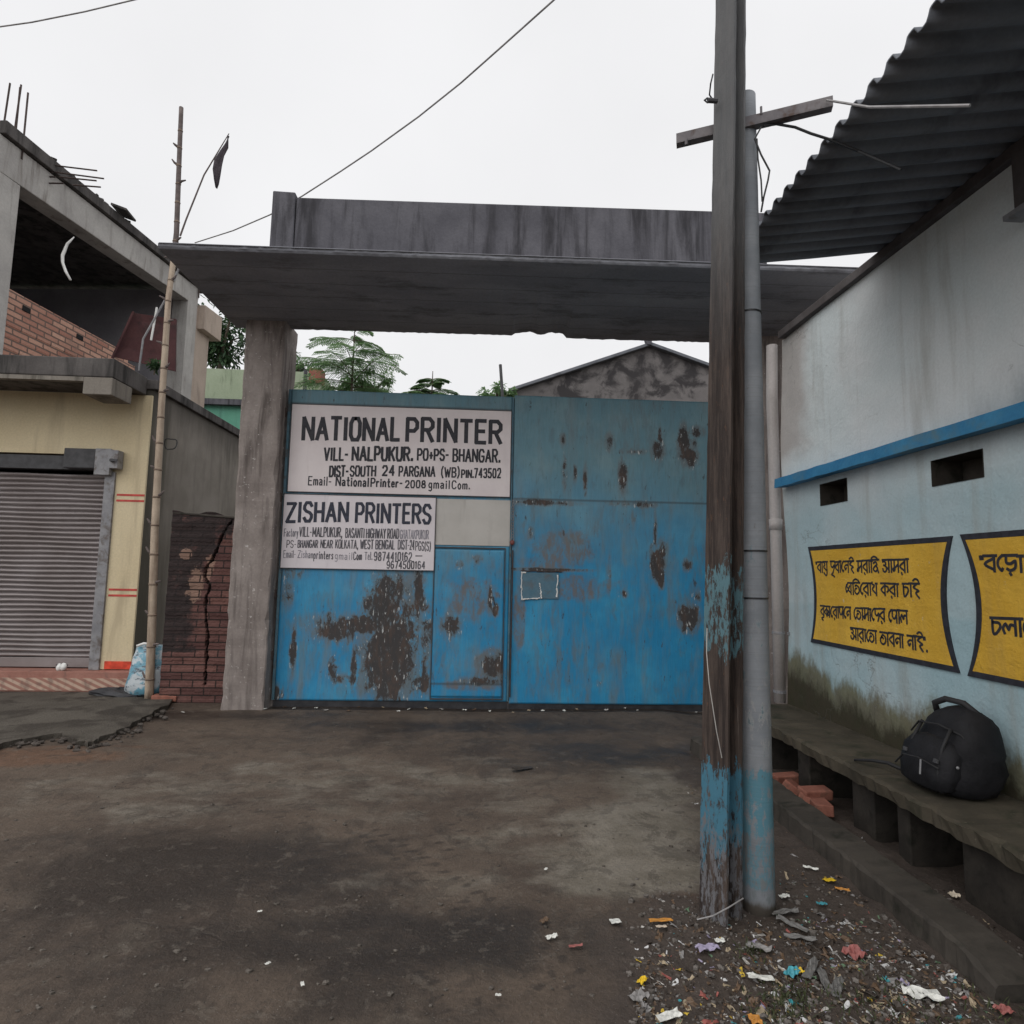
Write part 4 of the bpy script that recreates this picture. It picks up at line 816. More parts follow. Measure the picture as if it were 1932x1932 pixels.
# ------------------------------------------------------------------ low kerb beside the drain strip
ky0 = onZ(1880, 1830, .11).y; kb = MB(); n = 70; vs = []
for i in range(n+1):
    y = ky0 + (5.4-ky0)*i/n; j = lambda s=.008: random.uniform(-s, s); e = min(1, i/4) if i < 4 else 1
    hh = .06+.05*e
    vs += [(1.885+j(), y+(j(.03) if i == 0 else 0), -.08), (1.895+j(), y, hh-.012+j(.004)), (1.91+j(.004), y, hh+j(.004)), (2.09+j(.006), y, hh+.003+j(.004)), (2.105, y, hh-.02), (2.11, y, -.08)]
kb.add(vs, [(i*6+j, i*6+(j+1) % 6, (i+1)*6+(j+1) % 6, (i+1)*6+j) for i in range(n) for j in range(6)] + [tuple(range(6)), tuple(n*6+j for j in range(6))])
tag(kb.build('kerb', M['conc_kerb']), 'low damp concrete kerb with a broken near end, along the littered strip', 'kerb')

# ------------------------------------------------------------------ broken bricks under the bench
def brick_piece(u, v, size, rot, label, z=0):
    p = onZ(u, v, z); o = MB().obox((0, 0, 0), size).build('brick', M['brick_loose'], bevel=.008)
    o.location = (p.x, p.y, max(.0, ground_z(p.x, p.y)) + z + size[2]/2*.9); o.rotation_euler = rot
    return tag(o, label, 'brick', 'loose bricks under the bench')
brick_piece(1497, 1497, (.13, .12, .07), (.5, .2, .8), 'pale broken half brick propped on its corner under the bench')
brick_piece(1538, 1505, (.2, .1, .065), (.1, .0, .1), 'orange red brick lying level behind the propped half brick', .04)
brick_piece(1548, 1531, (.21, .11, .07), (0, .08, 1.3), 'long dull red brick lying nearest the kerb under the bench')
brick_piece(1483, 1478, (.22, .1, .07), (0, 0, .2), 'dusty pink brick at the far end of the pile by the round pole')
brick_piece(1526, 1520, (.1, .1, .06), (.2, .4, .4), 'small upright brick bat in the middle of the brick pile')

# ------------------------------------------------------------------ black rucksack on the bench
bc = Vector((2.64, 3.33, .372))
bk = thing('backpack', (2.62, bc.y, .372), 'black rucksack standing on the mossy bench against the blue wall', 'backpack')
bx, by = 2.6, bc.y-.02
def bag(cx, cy, z0, prof, ex=3.1, n=28, lean=(0, 0), seed=1, amp=.024):
    g_ = random.Random(seed); vs = []; ph = [g_.uniform(0, 6) for _ in range(4)]
    for (z, a, b) in prof:
        for j in range(n):
            q = 2*math.pi*j/n; c, s_ = math.cos(q), math.sin(q)
            r = (abs(c)**ex + abs(s_)**ex)**(-1/ex)
            wob = 1 + amp*(math.sin(3*q+ph[0]+z*25) + math.sin(5*q+ph[1]-z*40)*.8 + abs(math.sin(4*q+z*31+ph[2]))*1.2 + g_.uniform(-.3, .3))
            vs.append((cx + lean[0]*z + a*r*c*wob, cy + lean[1]*z + b*r*s_*wob, z0+z))
    k = len(prof); fs = [(i*n+j, i*n+(j+1) % n, (i+1)*n+(j+1) % n, (i+1)*n+j) for i in range(k-1) for j in range(n)]
    return MB().add(vs, fs + [tuple(range(n)), tuple((k-1)*n+j for j in range(n))])
prof = [(0, .11, .15), (.015, .15, .2), (.06, .17, .225), (.14, .175, .23), (.2, .165, .222), (.23, .172, .226), (.31, .14, .2), (.36, .13, .18), (.4, .095, .15), (.43, .05, .1), (.445, .02, .05)]
body = bag(bx+.03, by, .372, [(z, a*.92, b*.9) for z, a, b in prof], lean=(.12, -.05)).build('body', M['black_fabric'], bk, smooth=True)
pf = [(0, .06, .12), (.02, .085, .165), (.1, .095, .18), (.2, .085, .17), (.25, .055, .13), (.27, .02, .06)]
pk_ = bag(bx-.105, by+.01, .392, pf, lean=(.14, -.05), seed=4).build('front_pocket', M['black_fabric'], bk, smooth=True)
MB().tube([(bx-.205, by+.14, 0.477), (bx-.222, by+.05, 0.547), (bx-.212, by-.05, 0.557), (bx-.175, by-.15, 0.527)], .0045, 6).build('zip', M['black_web'], pk_)
MB().tube([(bx-.21, by-.07, 0.552), (bx-.22, by-.073, 0.477)], .005, 6).build('zip_pull', M['steel_grey'], pk_)
hp = MB().tube([(bx+.05, by+.13, .76), (bx+.03, by+.12, .81), (bx+.04, by+.05, .845), (bx+.07, by-.04, .84), (bx+.1, by-.1, .79)], .017, 8); hp.build('top_handle', M['black_web'], bk, smooth=True)
MB().tube([(bx-.1, by+.16, 0.407), (bx-.14, by+.3, 0.422), (bx-.17, by+.4, 0.407), (bx-.22, by+.5, 0.380)], [.012, .011, .01, .008], 6).build('strap', M['black_web'], bk, smooth=True)
MB().tube([(bx+.12, by+.1, 0.677), (bx+.17, by+.17, 0.577), (bx+.14, by+.19, 0.437), (bx+.1, by+.16, 0.387)], .018, 8).build('strap', M['black_web'], bk, smooth=True)
MB().blob((bx-.11, by-.2, 0.547), (.008, .008, .008), 2, .05, 8, 6).build('stud', M['steel_grey'], bk, smooth=True)
for o_ in (.1, -.13):
    MB().tube([(bx-.15, by+o_, .40), (bx-.165, by+o_, .5), (bx-.13, by+o_*.95, .62), (bx-.07, by+o_*.9, .72)], .009, 6).build('compression_strap', M['black_web'], bk, smooth=True)
    MB().obox((bx-.172, by+o_, .56), (.012, .03, .022), (0, .3, 0)).build('buckle', M['steel_dark'], bk, bevel=.003)
zt = MB().tube([(bx-.06, by+.2, 0.637), (bx-.085, by+.1, 0.712), (bx-.08, by-.04, 0.727), (bx-.045, by-.15, 0.697), (bx+.0, by-.2, 0.627)], .005, 6); zt.build('zip', M['black_web'], bk)

# ================================================================== UTILITY POLES
def pole_pts(base, top, Yb, Yt): return onY(*base, Yb), onY(*top, Yt)
lp_ = thing('utility_pole', (1.06, 2.75, 0), 'dark rusty square-section pole with peeling blue paint, nearest the camera', 'utility pole', 'pair of poles by the lane')
def sqpole():
    A = onZ(1370, 1752); B = onY(1387, -60, 2.70); mb = MB(); vs = []; n = 60
    def corner(t, k):     # H-section joist: two flanges and a recessed web
        c = A.lerp(B, t); q = 1 - .2*t; wl, wr, tk = .142*q, .115*q, .014
        dl = Vector((-.53, .848, 0)); dr = Vector((.848, .53, 0))
        L_ = [(0, 0), (0, tk), (wl/2-.006, tk+.006), (wl/2-.006, wr-tk-.006), (0, wr-tk), (0, wr), (wl, wr), (wl, wr-tk), (wl/2+.006, wr-tk-.006), (wl/2+.006, tk+.006), (wl, tk), (wl, 0), (wl*.66, -.0015), (wl*.33, -.0015)]
        return [c + dl*a + dr*b + Vector((random.uniform(-.0015, .0015), random.uniform(-.0015, .0015), 0)) for a, b in L_]
    for i in range(n+1): vs += corner(i/n, i)
    mb.add(vs, [(i*14+j, i*14+(j+1) % 14, (i+1)*14+(j+1) % 14, (i+1)*14+j) for i in range(n) for j in range(14)] + [tuple(range(14)), tuple(n*14+j for j in range(14))])
    return mb
sqpole().build('shaft', M['pole_steel'], lp_)
pin = onY(1346, 190, 2.75)
MB().tube([pin + Vector((.02, 0, 0)), pin + Vector((-.03, -.0, .0))], .012, 8).tube([pin + Vector((-.03, 0, .012)), pin + Vector((-.045, 0, 0)), pin + Vector((-.03, 0, -.012)), pin + Vector((-.02, 0, 0))], .005, 6).build('hook', M['steel_dark'], lp_)
tw = onY(1345, 140, 2.72); MB().tube([tw, tw + Vector((-.012, 0, -.05)), pin + Vector((-.02, 0, .03)), pin], .004, 5).build('tie_wire', M['black_wire'], lp_)
rp = thing('utility_pole', (1.3, 2.86, 0), 'grey round cement pole with faded blue lower half and an iron crossarm', 'utility pole', 'pair of poles by the lane')
pb, pt = onY(1432, 1735, 2.86), onY(1406, 183, 2.86); n = 40
pb.z = -.05
MB().tube([pb.lerp(pt, i/n) for i in range(n+1)], [.0715 - .021*i/n + random.uniform(-.0006, .0006) for i in range(n+1)], 24).build('shaft', M['pole_cement'], rp, smooth=True)
for v in (595, 1043, 1130):
    d0 = None
    for t in np.linspace(0, 1, 400):
        c = pb.lerp(pt, t); q = WM.T @ (np.array(c)-CAM); vv = CX - F*q[1]/-q[2]
        if vv < v: d0 = t; break
    c = pb.lerp(pt, d0); r = .0715-.021*d0
    MB().tube([c - Vector((0, 0, .004)), c + Vector((0, 0, .004))], r+.003, 24).build('band', M['black_wire'], rp)
MB().tube([onY(1315, 1735, 2.68), onY(1345, 1728, 2.66), onY(1375, 1712, 2.68), onY(1402, 1695, 2.74)], .003, 6).build('loose_wire', M['grey_wire'], rp)
MB().tube([onY(1334, 1185, 2.72), onY(1333, 1230, 2.7), onY(1338, 1290, 2.68), onY(1352, 1380, 2.68), onY(1362, 1430, 2.69)], .0022, 5).build('loose_wire', M['conc_pale'], lp_)
ca, cb_ = onY(1276, 268, 2.92), onY(1572, 197, 2.66)
dv = (cb_-ca).normalized(); nrm = Vector((dv.y, -dv.x, 0)).normalized(); nrm = nrm if nrm.y < 0 else -nrm
off = nrm*.0
arm = MB()
hh = .048
def bar(a, b, t, h_, shift=Vector()): 
    s_ = Vector((-(b-a).y, (b-a).x, 0)).normalized()*t; a, b = a+shift, b+shift
    return [a, b, b+s_, a+s_, a+Vector((0, 0, h_)), b+Vector((0, 0, h_)), b+s_+Vector((0, 0, h_)), a+s_+Vector((0, 0, h_))]
arm.hexa(bar(ca, cb_, .006, hh)); arm.hexa(bar(ca, cb_, .045, .005, Vector((0, 0, -.0055))))
ao = arm.build('crossarm', M['arm_steel'], rp)
MB().tube([ca + dv*.05, ca + dv*.05 + Vector((0, 0, -.03))], .008, 8).build('bolt', M['arm_steel'], ao)
mid = ca.lerp(cb_, .56)
MB().tube([mid + Vector((0, 0, .04)), mid + Vector((0, 0, .08))], .006, 8).build('bolt', M['arm_steel'], ao)
wires = thing('cable', onY(1440, 240, 2.8), 'black cables sagging from the crossarm and looping down the round pole', 'cable')
MB().tube([onY(1440, 238, 2.78), onY(1465, 234, 2.78), onY(1500, 240, 2.76), onY(1530, 252, 2.74), onY(1562, 262, 2.72), onY(1620, 285, 2.68), onX(1700, 320, 1.9)], .0065, 6).build('feed_cable', M['black_wire'], wires)
MB().tube([onY(1436, 240, 2.78), onY(1424, 262, 2.78), onY(1436, 292, 2.78), onY(1452, 322, 2.78), onY(1449, 340, 2.78), onY(1441, 372, 2.78), onY(1436, 400, 2.8)], .0045, 6).tube([onY(1428, 262, 2.79), onY(1430, 300, 2.79), onY(1436, 340, 2.79), onY(1438, 380, 2.79)], .004, 6).build('loop', M['black_wire'], wires)
tag(MB().tube([cb_ + Vector((-.03, 0, .02)), onY(1640, 202, 2.4), onY(1720, 201, 2.15), onY(1830, 199, 1.95)], .006, 6).build('support_rod', M['grey_wire']), 'thin grey rod from the crossarm end into the roof eave', 'rod')

# ================================================================== SHOP BUILDING (left)
sh = thing('shop_building', (-5, 7.6, 0), 'unfinished two-storey shop with a grey roller shutter, yellow pilaster and open brick upper floor', 'building')
SX, SY = -4.06, 7.6
# facade wall pieces around the shutter
fa = MB(); fa.box(-4.5, SX, SY, SY+.03, .28, 3.6); fa.box(-9.5, -4.5015, SY+.001, SY+.25, 2.84, 3.6); fa.box(-9.5, -7.6, SY, SY+.25, .28, 2.8385)
fa.build('wall', M['yellow_wall'], sh)
for zc in (2.32, 1.18):
    for d in (-.035, .035): MB().box(-4.385, SX+.002, SY-.004, SY-.0005, zc+d-.012, zc+d+.012).build('red_stripe', M['red_paint'], sh)
MB().box(-4.36, SX+.004, SY-.012, SY-.0005, .285, .375).build('base_tile', M['red_tile'], sh)
stp = MB().box(-9.5, -3.98, SY-.14, SY+.26, -.05, .272); stp.build('step', weathered('terracotta_step', (.3, .14, .11), (.37, .19, .15), (.2, .12, .1), 4), sh, bevel=.006)
def checker():
    s = SH('zigzag_step_tiles', .6, .3); w = s.node('ShaderNodeTexWave'); w.wave_type = 'BANDS'; w.bands_direction = 'DIAGONAL'; w.wave_profile = 'TRI'
    w.inputs['Scale'].default_value = 4.2; s.put(w.inputs[0], s.tc((1, 1, 2.2)))
    n = s.noise(12, 5); c = s.mix(s.ss(w.outputs[0], .4, .6), (.33, .17, .13), (.5, .36, .28)); return s.done(s.mix(s.mth('MULTIPLY', s.ss(n, .45, .7), .6), c, (.15, .1, .085)))
MB().box(-9.5, -4.0, SY-.152, SY-.1415, .06, .2).build('riser_tiles', checker(), sh)
# shutter
shz0, shz1, shx0, shx1 = .4, 2.62, -7.6, -4.53; vs = []; prof = []
ns = 38; ph = (shz1-shz0)/ns
for i in range(ns):
    for q, d in ((0, 0), (.1, -.02), (.38, -.034), (.62, -.028), (.85, .004)): prof.append((shz0 + (i+q)*ph, d))
n = len(prof)
sm = MB(); xs = [shx0 + (shx1-shx0)*i/12 for i in range(13)]
for (z, d) in prof:
    for x in xs: vs.append((x, SY+.11+d + .012*math.sin(x*2.3+z*1.7)*math.sin(z*2.1), z + .004*math.sin(x*5+z*9)))
sm.add(vs, [(i*13+j, i*13+j+1, (i+1)*13+j+1, (i+1)*13+j) for i in range(n-1) for j in range(12)])
def shut_mat():
    s = SH('dusty_shutter_steel', .5, .4, .15); n = s.noise(1.5, 6, .6); z = s.sep()[2]
    col = s.mix(s.ss(n, .3, .7), (.22, .19, .185), (.3, .27, .27))
    sl_ = s.noise(8, 4, .6, s.tc((.5, 1, 7))); col = s.mix(s.mth('MULTIPLY', s.ss(sl_, .5, .75), .5), col, (.2, .17, .165))
    return s.done(col, s.noise(60, 2), .08)
M['shutter'] = shut_mat()
sho = sm.build('shutter', M['shutter'], sh, smooth=False)
MB().box(shx0, shx1, SY+.088, SY+.112, .285, .398).build('bottom_rail', M['shutter'], sho, bevel=.004)
for x in (-4.9, -6.4): MB().box(x-.06, x+.06, SY+.072, SY+.087, .3, .32).build('lock_hasp', M['steel_dark'], sho)
MB().box(-4.528, -4.41, SY-.03, SY+.16, .275, 2.63).build('guide_rail', M['steel_grey'], sh, bevel=.004)
MB().box(-9.4, -4.3, SY+.4, SY+.5, .2, 3.55).build('inner_wall', M['void'], sh)  # added near-black sheet, blocks light in the gap above the shutter
MB().box(-7.6, -4.53, SY+.02, SY+.2, 2.655, 2.82).build('roller_box', M['steel_dark'], sh)
rbk = MB(); rbk.box(-4.62, -4.44, SY-.10, SY-.0305, 2.58, 2.90); rbk.box(-4.44, -4.335, SY-.13, SY-.012, 2.66, 2.88)
rbo = rbk.build('shutter_bracket', M['steel_grey'], sh, bevel=.005)
MB().tube([(-4.39, SY-.17, 2.75), (-4.39, SY-.13, 2.75)], .02, 8).box(-4.40, -4.31, SY-.18, SY-.17, 2.735, 2.765).build('crank', M['steel_dark'], rbo)
MB().box(-5.0, -4.63, SY-.075, SY+.019, 2.66, 2.9).build('motor_cover', M['steel_dark'], sh, bevel=.01)
# front sunshade slab with a thick dark fascia
cn = MB(); cn.box(-9.5, -4.13, 6.9, SY-.001, 3.6, 3.82); cn.build('sunshade', M['slab_dark'], sh, bevel=.012)
MB().box(-4.45, -4.135, 6.905, 7.3, 3.4, 3.5985).build('bracket_beam', M['plaster_side'], sh, bevel=.008)
sdd = MB(); sdd.box(-9.5, -4.452, 6.908, 6.98, 3.55, 3.5985); sdd.build('fascia_lip', M['plaster_side'], sh)
# side wall and coping
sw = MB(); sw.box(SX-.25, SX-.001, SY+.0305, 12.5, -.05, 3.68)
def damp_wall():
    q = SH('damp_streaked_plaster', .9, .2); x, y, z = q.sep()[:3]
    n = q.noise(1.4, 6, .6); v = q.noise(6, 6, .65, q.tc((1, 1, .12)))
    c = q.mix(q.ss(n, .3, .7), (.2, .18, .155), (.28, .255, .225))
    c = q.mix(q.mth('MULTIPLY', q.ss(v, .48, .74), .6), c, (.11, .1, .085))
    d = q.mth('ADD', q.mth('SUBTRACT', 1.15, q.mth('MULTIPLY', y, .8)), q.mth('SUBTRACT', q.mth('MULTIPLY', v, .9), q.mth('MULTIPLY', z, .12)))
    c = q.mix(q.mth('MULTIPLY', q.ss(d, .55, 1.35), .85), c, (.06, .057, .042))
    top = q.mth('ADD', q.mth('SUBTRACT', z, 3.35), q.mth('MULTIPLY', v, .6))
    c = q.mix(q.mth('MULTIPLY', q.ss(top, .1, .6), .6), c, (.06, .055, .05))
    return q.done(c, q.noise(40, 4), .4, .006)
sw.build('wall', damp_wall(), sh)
MB().box(SX-.3, SX+.05, SY+.0, 12.5, 3.682, 3.8).build('coping', M['slab_dark'], sh, bevel=.008)
MB().box(-9.5, SX-.302, SY+.0, 12.5, 3.6, 3.70).build('terrace_floor', M['conc_grey'], sh)
# upper floor: the side frame leans a little away from the lane axis
U0 = Vector((-5.86, 7.6, 0)); UD = Vector((.087, 1, 0)); UN = Vector((1, -.087, 0)).normalized()
def up(t, z, off=0.0): p = U0 + UD*t + UN*off; return Vector((p.x, p.y, z))
def ubox(t0, t1, z00, z10, z01, z11, o0, o1):
    return [up(t0, z00, o0), up(t1, z01, o0), up(t1, z01, o1), up(t0, z00, o1), up(t0, z10, o0), up(t1, z11, o0), up(t1, z11, o1), up(t0, z10, o1)]
MB().hexa(ubox(-.38, 4.05, 6.22, 6.68, 6.5, 6.86, -.28, .0)).build('beam', M['conc_pale'], sh, bevel=.01)
MB().hexa(ubox(-.36, 4.3, 6.69, 6.86, 6.88, 6.99, -5, .06)).build('roof_slab', M['slab_dark'], sh, bevel=.01)
MB().hexa(ubox(-.38, -.02, 3.7, 6.22, 3.7, 6.235, -.3, .003)).build('column', M['conc_pale'], sh, bevel=.01)
MB().hexa(ubox(3.72, 4.04, 3.7, 6.495, 3.7, 6.5, -.3, .003)).build('column', M['conc_pale'], sh, bevel=.01)
# ragged brick infill, each course ends at its own place
inf = MB(); zc = 3.7; k = 0
while zc < 4.86:
    t1 = 2.35 + random.uniform(-.1, .1) - max(0, zc-4.7)*2
    inf.hexa(ubox(-.02, t1, zc, zc+.0745, zc, zc+.0745, -.2-random.uniform(0, .004), -.03+random.uniform(-.004, .004)))
    zc += .075; k += 1
for t in (.25, 1.3): pass
infill = inf.build('brick_infill', M['brick_new'], sh)
for t in (.22, 1.15): MB().hexa(ubox(t, t+.12, 4.72, 4.785, 4.72, 4.785, -.1, -.022)).build('putlog_hole', M['void'], infill)
MB().hexa(ubox(-.4, 4.1, 3.7, 6.8, 3.7, 6.9, -4.7, -4.5)).hexa(ubox(3.75, 4.0, 3.7, 6.7, 3.7, 6.8, -4.5, -.32)).hexa(ubox(-.36, -.16, 3.7, 6.6, 3.7, 6.6, -4.5, -.32)).build('inner_wall', weathered('raw_inner_concrete', (.26, .25, .27), (.34, .33, .35), None, 2), sh)  # includes an unseen front wall added to keep the interior dark
# rear room: beige wall and stub beam
MB().hexa(ubox(4.06, 4.55, 3.7, 6.5, 3.7, 6.52, -.3, -.02)).build('rear_wall', M['beige_wall'], sh)
MB().hexa(ubox(4.1, 4.75, 6.08, 6.56, 6.08, 6.58, -.3, .12)).build('stub_beam', M['beige_wall'], sh, bevel=.01)
rbl = MB()
for i in range(34):
    t = random.uniform(.3, 2.2); s_ = random.uniform(.02, .055)
    p = up(t, 6.89+.03*t+s_*.3, random.uniform(-.25, .02)); rbl.blob(p, (s_*1.5, s_*1.2, s_*.6), i, .4, 6, 4)
rbl.obox(up(1.75, 6.99, 0.06), (.22, .4, .03), (.1, .25, .2))
rbl.build('roof_rubble', M['slab_dark'], sh)['kind'] = 'stuff'
for (u0, v0, u1, v1) in [(5, 250, 19, 157), (22, 286, 40, 160), (26, 286, 38, 165), (41, 300, 53, 175)]:
    a = onY(u0, v0, 7.55); b = onY(u1, v1, 7.55); MB().tube([a, b], .011, 6).build('rebar', M['rebar'], sh)
for (u0, v0, u1, v1) in [(85, 310, 183, 322), (105, 325, 196, 337), (112, 334, 182, 341), (138, 349, 190, 353), (18, 331, 105, 334), (38, 323, 100, 325), (38, 345, 120, 346)]:
    a = onY(u0, v0, 8.0); b = onY(u1, v1, 8.0); MB().tube([a, b], .01, 6).build('rebar', M['rebar'], sh)
for (u0, v0, u1, v1) in [(343, 560, 345, 512), (352, 560, 354, 517), (359, 560, 361, 520), (367, 560, 368, 525), (375, 562, 375, 532)]:
    a = onY(u0, v0, 11.6); b = onY(u1, v1, 11.6); MB().tube([a, b], .013, 6).build('rebar', M['rebar'], sh)
# things on the terrace
hs_ = [onY(140, 447, 7.9), onY(127, 460, 7.9), onY(118, 482, 7.9), onY(118, 495, 7.9), onY(124, 512, 7.9), onY(133, 528, 7.9)]
tag(MB().tube(hs_, [.006, .016, .02, .018, .018, .014], 8).build('plastic_strip', M['white_plastic'], smooth=True), 'curved white plastic strip hanging in the dark upper floor opening', 'strip')
q = [onY(252, 590, 8.4), onY(332, 602, 8.7), onY(330, 700, 8.7), onY(212, 672, 8.4)]
tag(MB().prism(q, (0, .03, 0)).build('metal_sheet', M['maroon']), 'maroon sheet leaning on the terrace beside the brick infill', 'sheet')
tag(MB().tube([onY(252, 588, 8.37), onY(212, 676, 8.37)], .018, 6).build('wooden_batten', M['maroon']), 'reddish batten leaning on the edge of the maroon sheet', 'batten')
tag(MB().tube([onY(296, 580, 8.0), onY(285, 642, 8.0)], .013, 6).build('white_tube', M['white_plastic']), 'thin white tube leaning beside the bamboo pole', 'tube')
tag(MB().tube([onY(338, 505, 7.6), onY(315, 560, 7.6), onY(270, 640, 7.6), onY(262, 700, 7.6)], .012, 6).build('cable_bundle', M['steel_grey']), 'grey service cable drooping behind the bamboo pole', 'cable')

# ------------------------------------------------------------------ leaves
def leaf_quads(mb, p, d, l, w, up_=Vector((0, 0, 1))):
    d = d.normalized(); s_ = d.cross(up_)
    if s_.length < .05: s_ = d.cross(Vector((1, 0, 0)))
    s_.normalize(); m_ = p + d*l*.5 + Vector((0, 0, -.02*l)); e = p + d*l + Vector((0, 0, -.18*l))
    mb.add([p, m_ + s_*w/2, e, m_ - s_*w/2], [(0, 1, 2, 3)])
def rv(g_): 
    v = Vector((g_.gauss(0, 1), g_.gauss(0, 1), g_.gauss(0, 1))); return v.normalized()
pl_ = thing('small_plant', onY(292, 700, 7.7), 'small green weed growing on the terrace edge by the bamboo pole', 'plant')
mb = MB(); g_ = random.Random(5); c = onY(292, 690, 7.7)
for i in range(90): leaf_quads(mb, c + rv(g_)*.09*g_.random() + Vector((0, 0, .0)), rv(g_)+Vector((0, 0, .3)), g_.uniform(.05, .11), .04)
mb.build('leaves', M['leaf_dark'], pl_)
MB().tube([c + Vector((0, 0, -.12)), c + Vector((.01, 0, .05))], .008, 5).build('stem', M['bark'], pl_)

# ------------------------------------------------------------------ bamboo pole and flag
bp = thing('bamboo_pole', onZ(280, 1318), 'tall jointed bamboo pole leaning beside the shop corner', 'pole')
path = [(281, 1318, 7.15), (286, 1200, 7.15), (292, 1000, 7.15), (305, 760, 7.2), (318, 560, 7.3), (326, 500, 7.35), (333, 440, 7.4), (337, 330, 7.42), (342, 203, 7.45)]
PP = [onY(u, v, y) for u, v, y in path]; fine = []; rad = []; 
for i in range(len(PP)-1):
    for k in range(6): fine.append(PP[i].lerp(PP[i+1], k/6))
fine.append(PP[-1]); tot = fine[-1].z
N = len(fine); rr = [.046 - .02*p.z/tot for p in fine]
cut = next(i for i, p in enumerate(fine) if p.z > 5.3)
MB().tube(fine[:cut+1], rr[:cut+1], 10).build('culm', M['bamboo'], bp, smooth=True)
MB().tube(fine[cut:], rr[cut:], 10).build('culm_tip', M['bamboo_dark'], bp, smooth=True)
nd = MB(); sd_k = 1; zz = .25; g_ = random.Random(9)
def at_z(z):
    for i in range(N-1):
        if fine[i].z <= z <= fine[i+1].z: return fine[i].lerp(fine[i+1], (z-fine[i].z)/(fine[i+1].z-fine[i].z)), rr[i]
    return fine[-1], rr[-1]
while zz < tot-.1:
    p, r = at_z(zz); nd.tube([p - Vector((0, 0, .012)), p, p + Vector((0, 0, .012))], [r*1.01, r*1.18, r*1.01], 10)
    if g_.random() < .75:
        sd_k = -sd_k if g_.random() < .7 else sd_k; s_ = sd_k; MB().tube([p, p + Vector((s_*.05, -.02, .03)), p + Vector((s_*(.07+.03*g_.random()), -.02, .03+.06*g_.random()))], [.018, .014, .008], 6).build('branch_stub', M['bamboo_dark'], bp)
    zz += .36 - .018*zz
nd.build('joints', plain('bamboo_joint_ring', (.2, .15, .115), .8), bp, smooth=True)
ft = thing('flag', onY(345, 435, 7.38), 'dark limp flag on a thin stick tied to the bamboo pole', 'flag')
MB().tube([onY(340, 445, 7.38), onY(352, 412, 7.37), onY(385, 330, 7.36), onY(432, 252, 7.35)], [.011, .01, .009, .005], 6).build('stick', M['bamboo_dark'], ft)
fc = MB(); cl = [(432, 256, 430, 256), (424, 268, 431, 280), (414, 282, 424, 296), (404, 300, 420, 312), (402, 320, 416, 330), (405, 340, 412, 346), (407, 354, 409, 355)]
vs = []
for i, (a, b, c_, d) in enumerate(cl):
    p, q = onY(a, b, 7.345), onY(c_, d, 7.345)
    for k in range(5): r_ = p.lerp(q, k/4); vs.append(r_ + Vector((0, .02*math.sin(k*2.2+i), 0)))
fc.add(vs, [(i*5+j, i*5+j+1, (i+1)*5+j+1, (i+1)*5+j) for i in range(len(cl)-1) for j in range(4)])
fc.build('cloth', M['flag_cloth'], ft, smooth=True, solid=.003)
rg = onY(322, 838, 7.3)
tag(MB().tube([rg + Vector((.07*math.cos(q), .015*math.sin(q*2), .07*math.sin(q)+.01*math.sin(3*q))) for q in np.linspace(0, 6.6, 22)], .007, 6).build('wire_coil', M['black_wire']), 'small black loop of wire hung on the bamboo pole', 'wire')

# ------------------------------------------------------------------ broken brick wall stub
def brick_stub():
    s = SH('old_dark_brick', .92, .2); x, y, z = s.sep()[:3]; cb = s.node('ShaderNodeCombineXYZ'); s.put(cb.inputs[0], x); s.put(cb.inputs[1], z)
    b = s.node('ShaderNodeTexBrick'); s.t.links.new(cb.outputs[0], b.inputs['Vector']); b.inputs['Scale'].default_value = 1
    b.inputs['Brick Width'].default_value = .25; b.inputs['Row Height'].default_value = .083; b.inputs['Mortar Size'].default_value = .007; b.inputs['Mortar Smooth'].default_value = .2
    s.put(b.inputs['Color1'], (.1, .05, .046)); s.put(b.inputs['Color2'], (.17, .085, .072)); s.put(b.inputs['Mortar'], (.035, .026, .024))
    blk = s.ss(s.mth('ADD', s.mth('MULTIPLY', s.attr('black'), .8), s.mth('MULTIPLY', s.mth('SUBTRACT', s.noise(4, 8, .72), .5), 2.0)), .3, .75)
    col = s.mix(s.mth('MULTIPLY', blk, .93), b.outputs[0], (.032, .026, .026))
    pl2 = s.ss(s.mth('ADD', s.attr('pale'), s.mth('MULTIPLY', s.mth('SUBTRACT', s.noise(8, 8, .75), .5), 2.4)), .5, .68)
    col = s.mix(s.mth('MULTIPLY', pl2, .75), col, s.mix(b.outputs[1], (.3, .19, .145), (.03, .022, .02)))
    col = s.mix(s.attr('crack'), col, (.006, .005, .005))
    n = s.noise(45, 4); col = s.mix(.5, col, s.mix(n, (.5, .5, .5), (1.5, 1.5, 1.5)), 'MULTIPLY')
    return s.done(col, s.mth('SUBTRACT', s.mth('MULTIPLY', n, .5), b.outputs[1]), .9, .015)
BYy = 7.12
crk = [(441, 975), (425, 1000), (414, 1022), (408, 1040), (398, 1058), (388, 1072), (386, 1090), (396, 1105), (388, 1130), (388, 1170), (392, 1195), (389, 1230), (386, 1290)]
CK = [onY(u, v, BYy) for u, v in crk]
def crack_d(X, Z):
    d = np.full(X.shape, 9.0)
    for a, b in zip(CK[:-1], CK[1:]):
        ax, az, bx_, bz = a.x, a.z, b.x, b.z; L2 = (bx_-ax)**2+(bz-az)**2
        t = np.clip(((X-ax)*(bx_-ax)+(Z-az)*(bz-az))/L2, 0, 1); d = np.minimum(d, np.hypot(X-ax-t*(bx_-ax), Z-az-t*(bz-az)))
    return d
bl = [onY(u, v, BYy) for u, v in ((365, 1110), (372, 1060), (345, 1040))]
x0, x1 = -3.48, -2.6
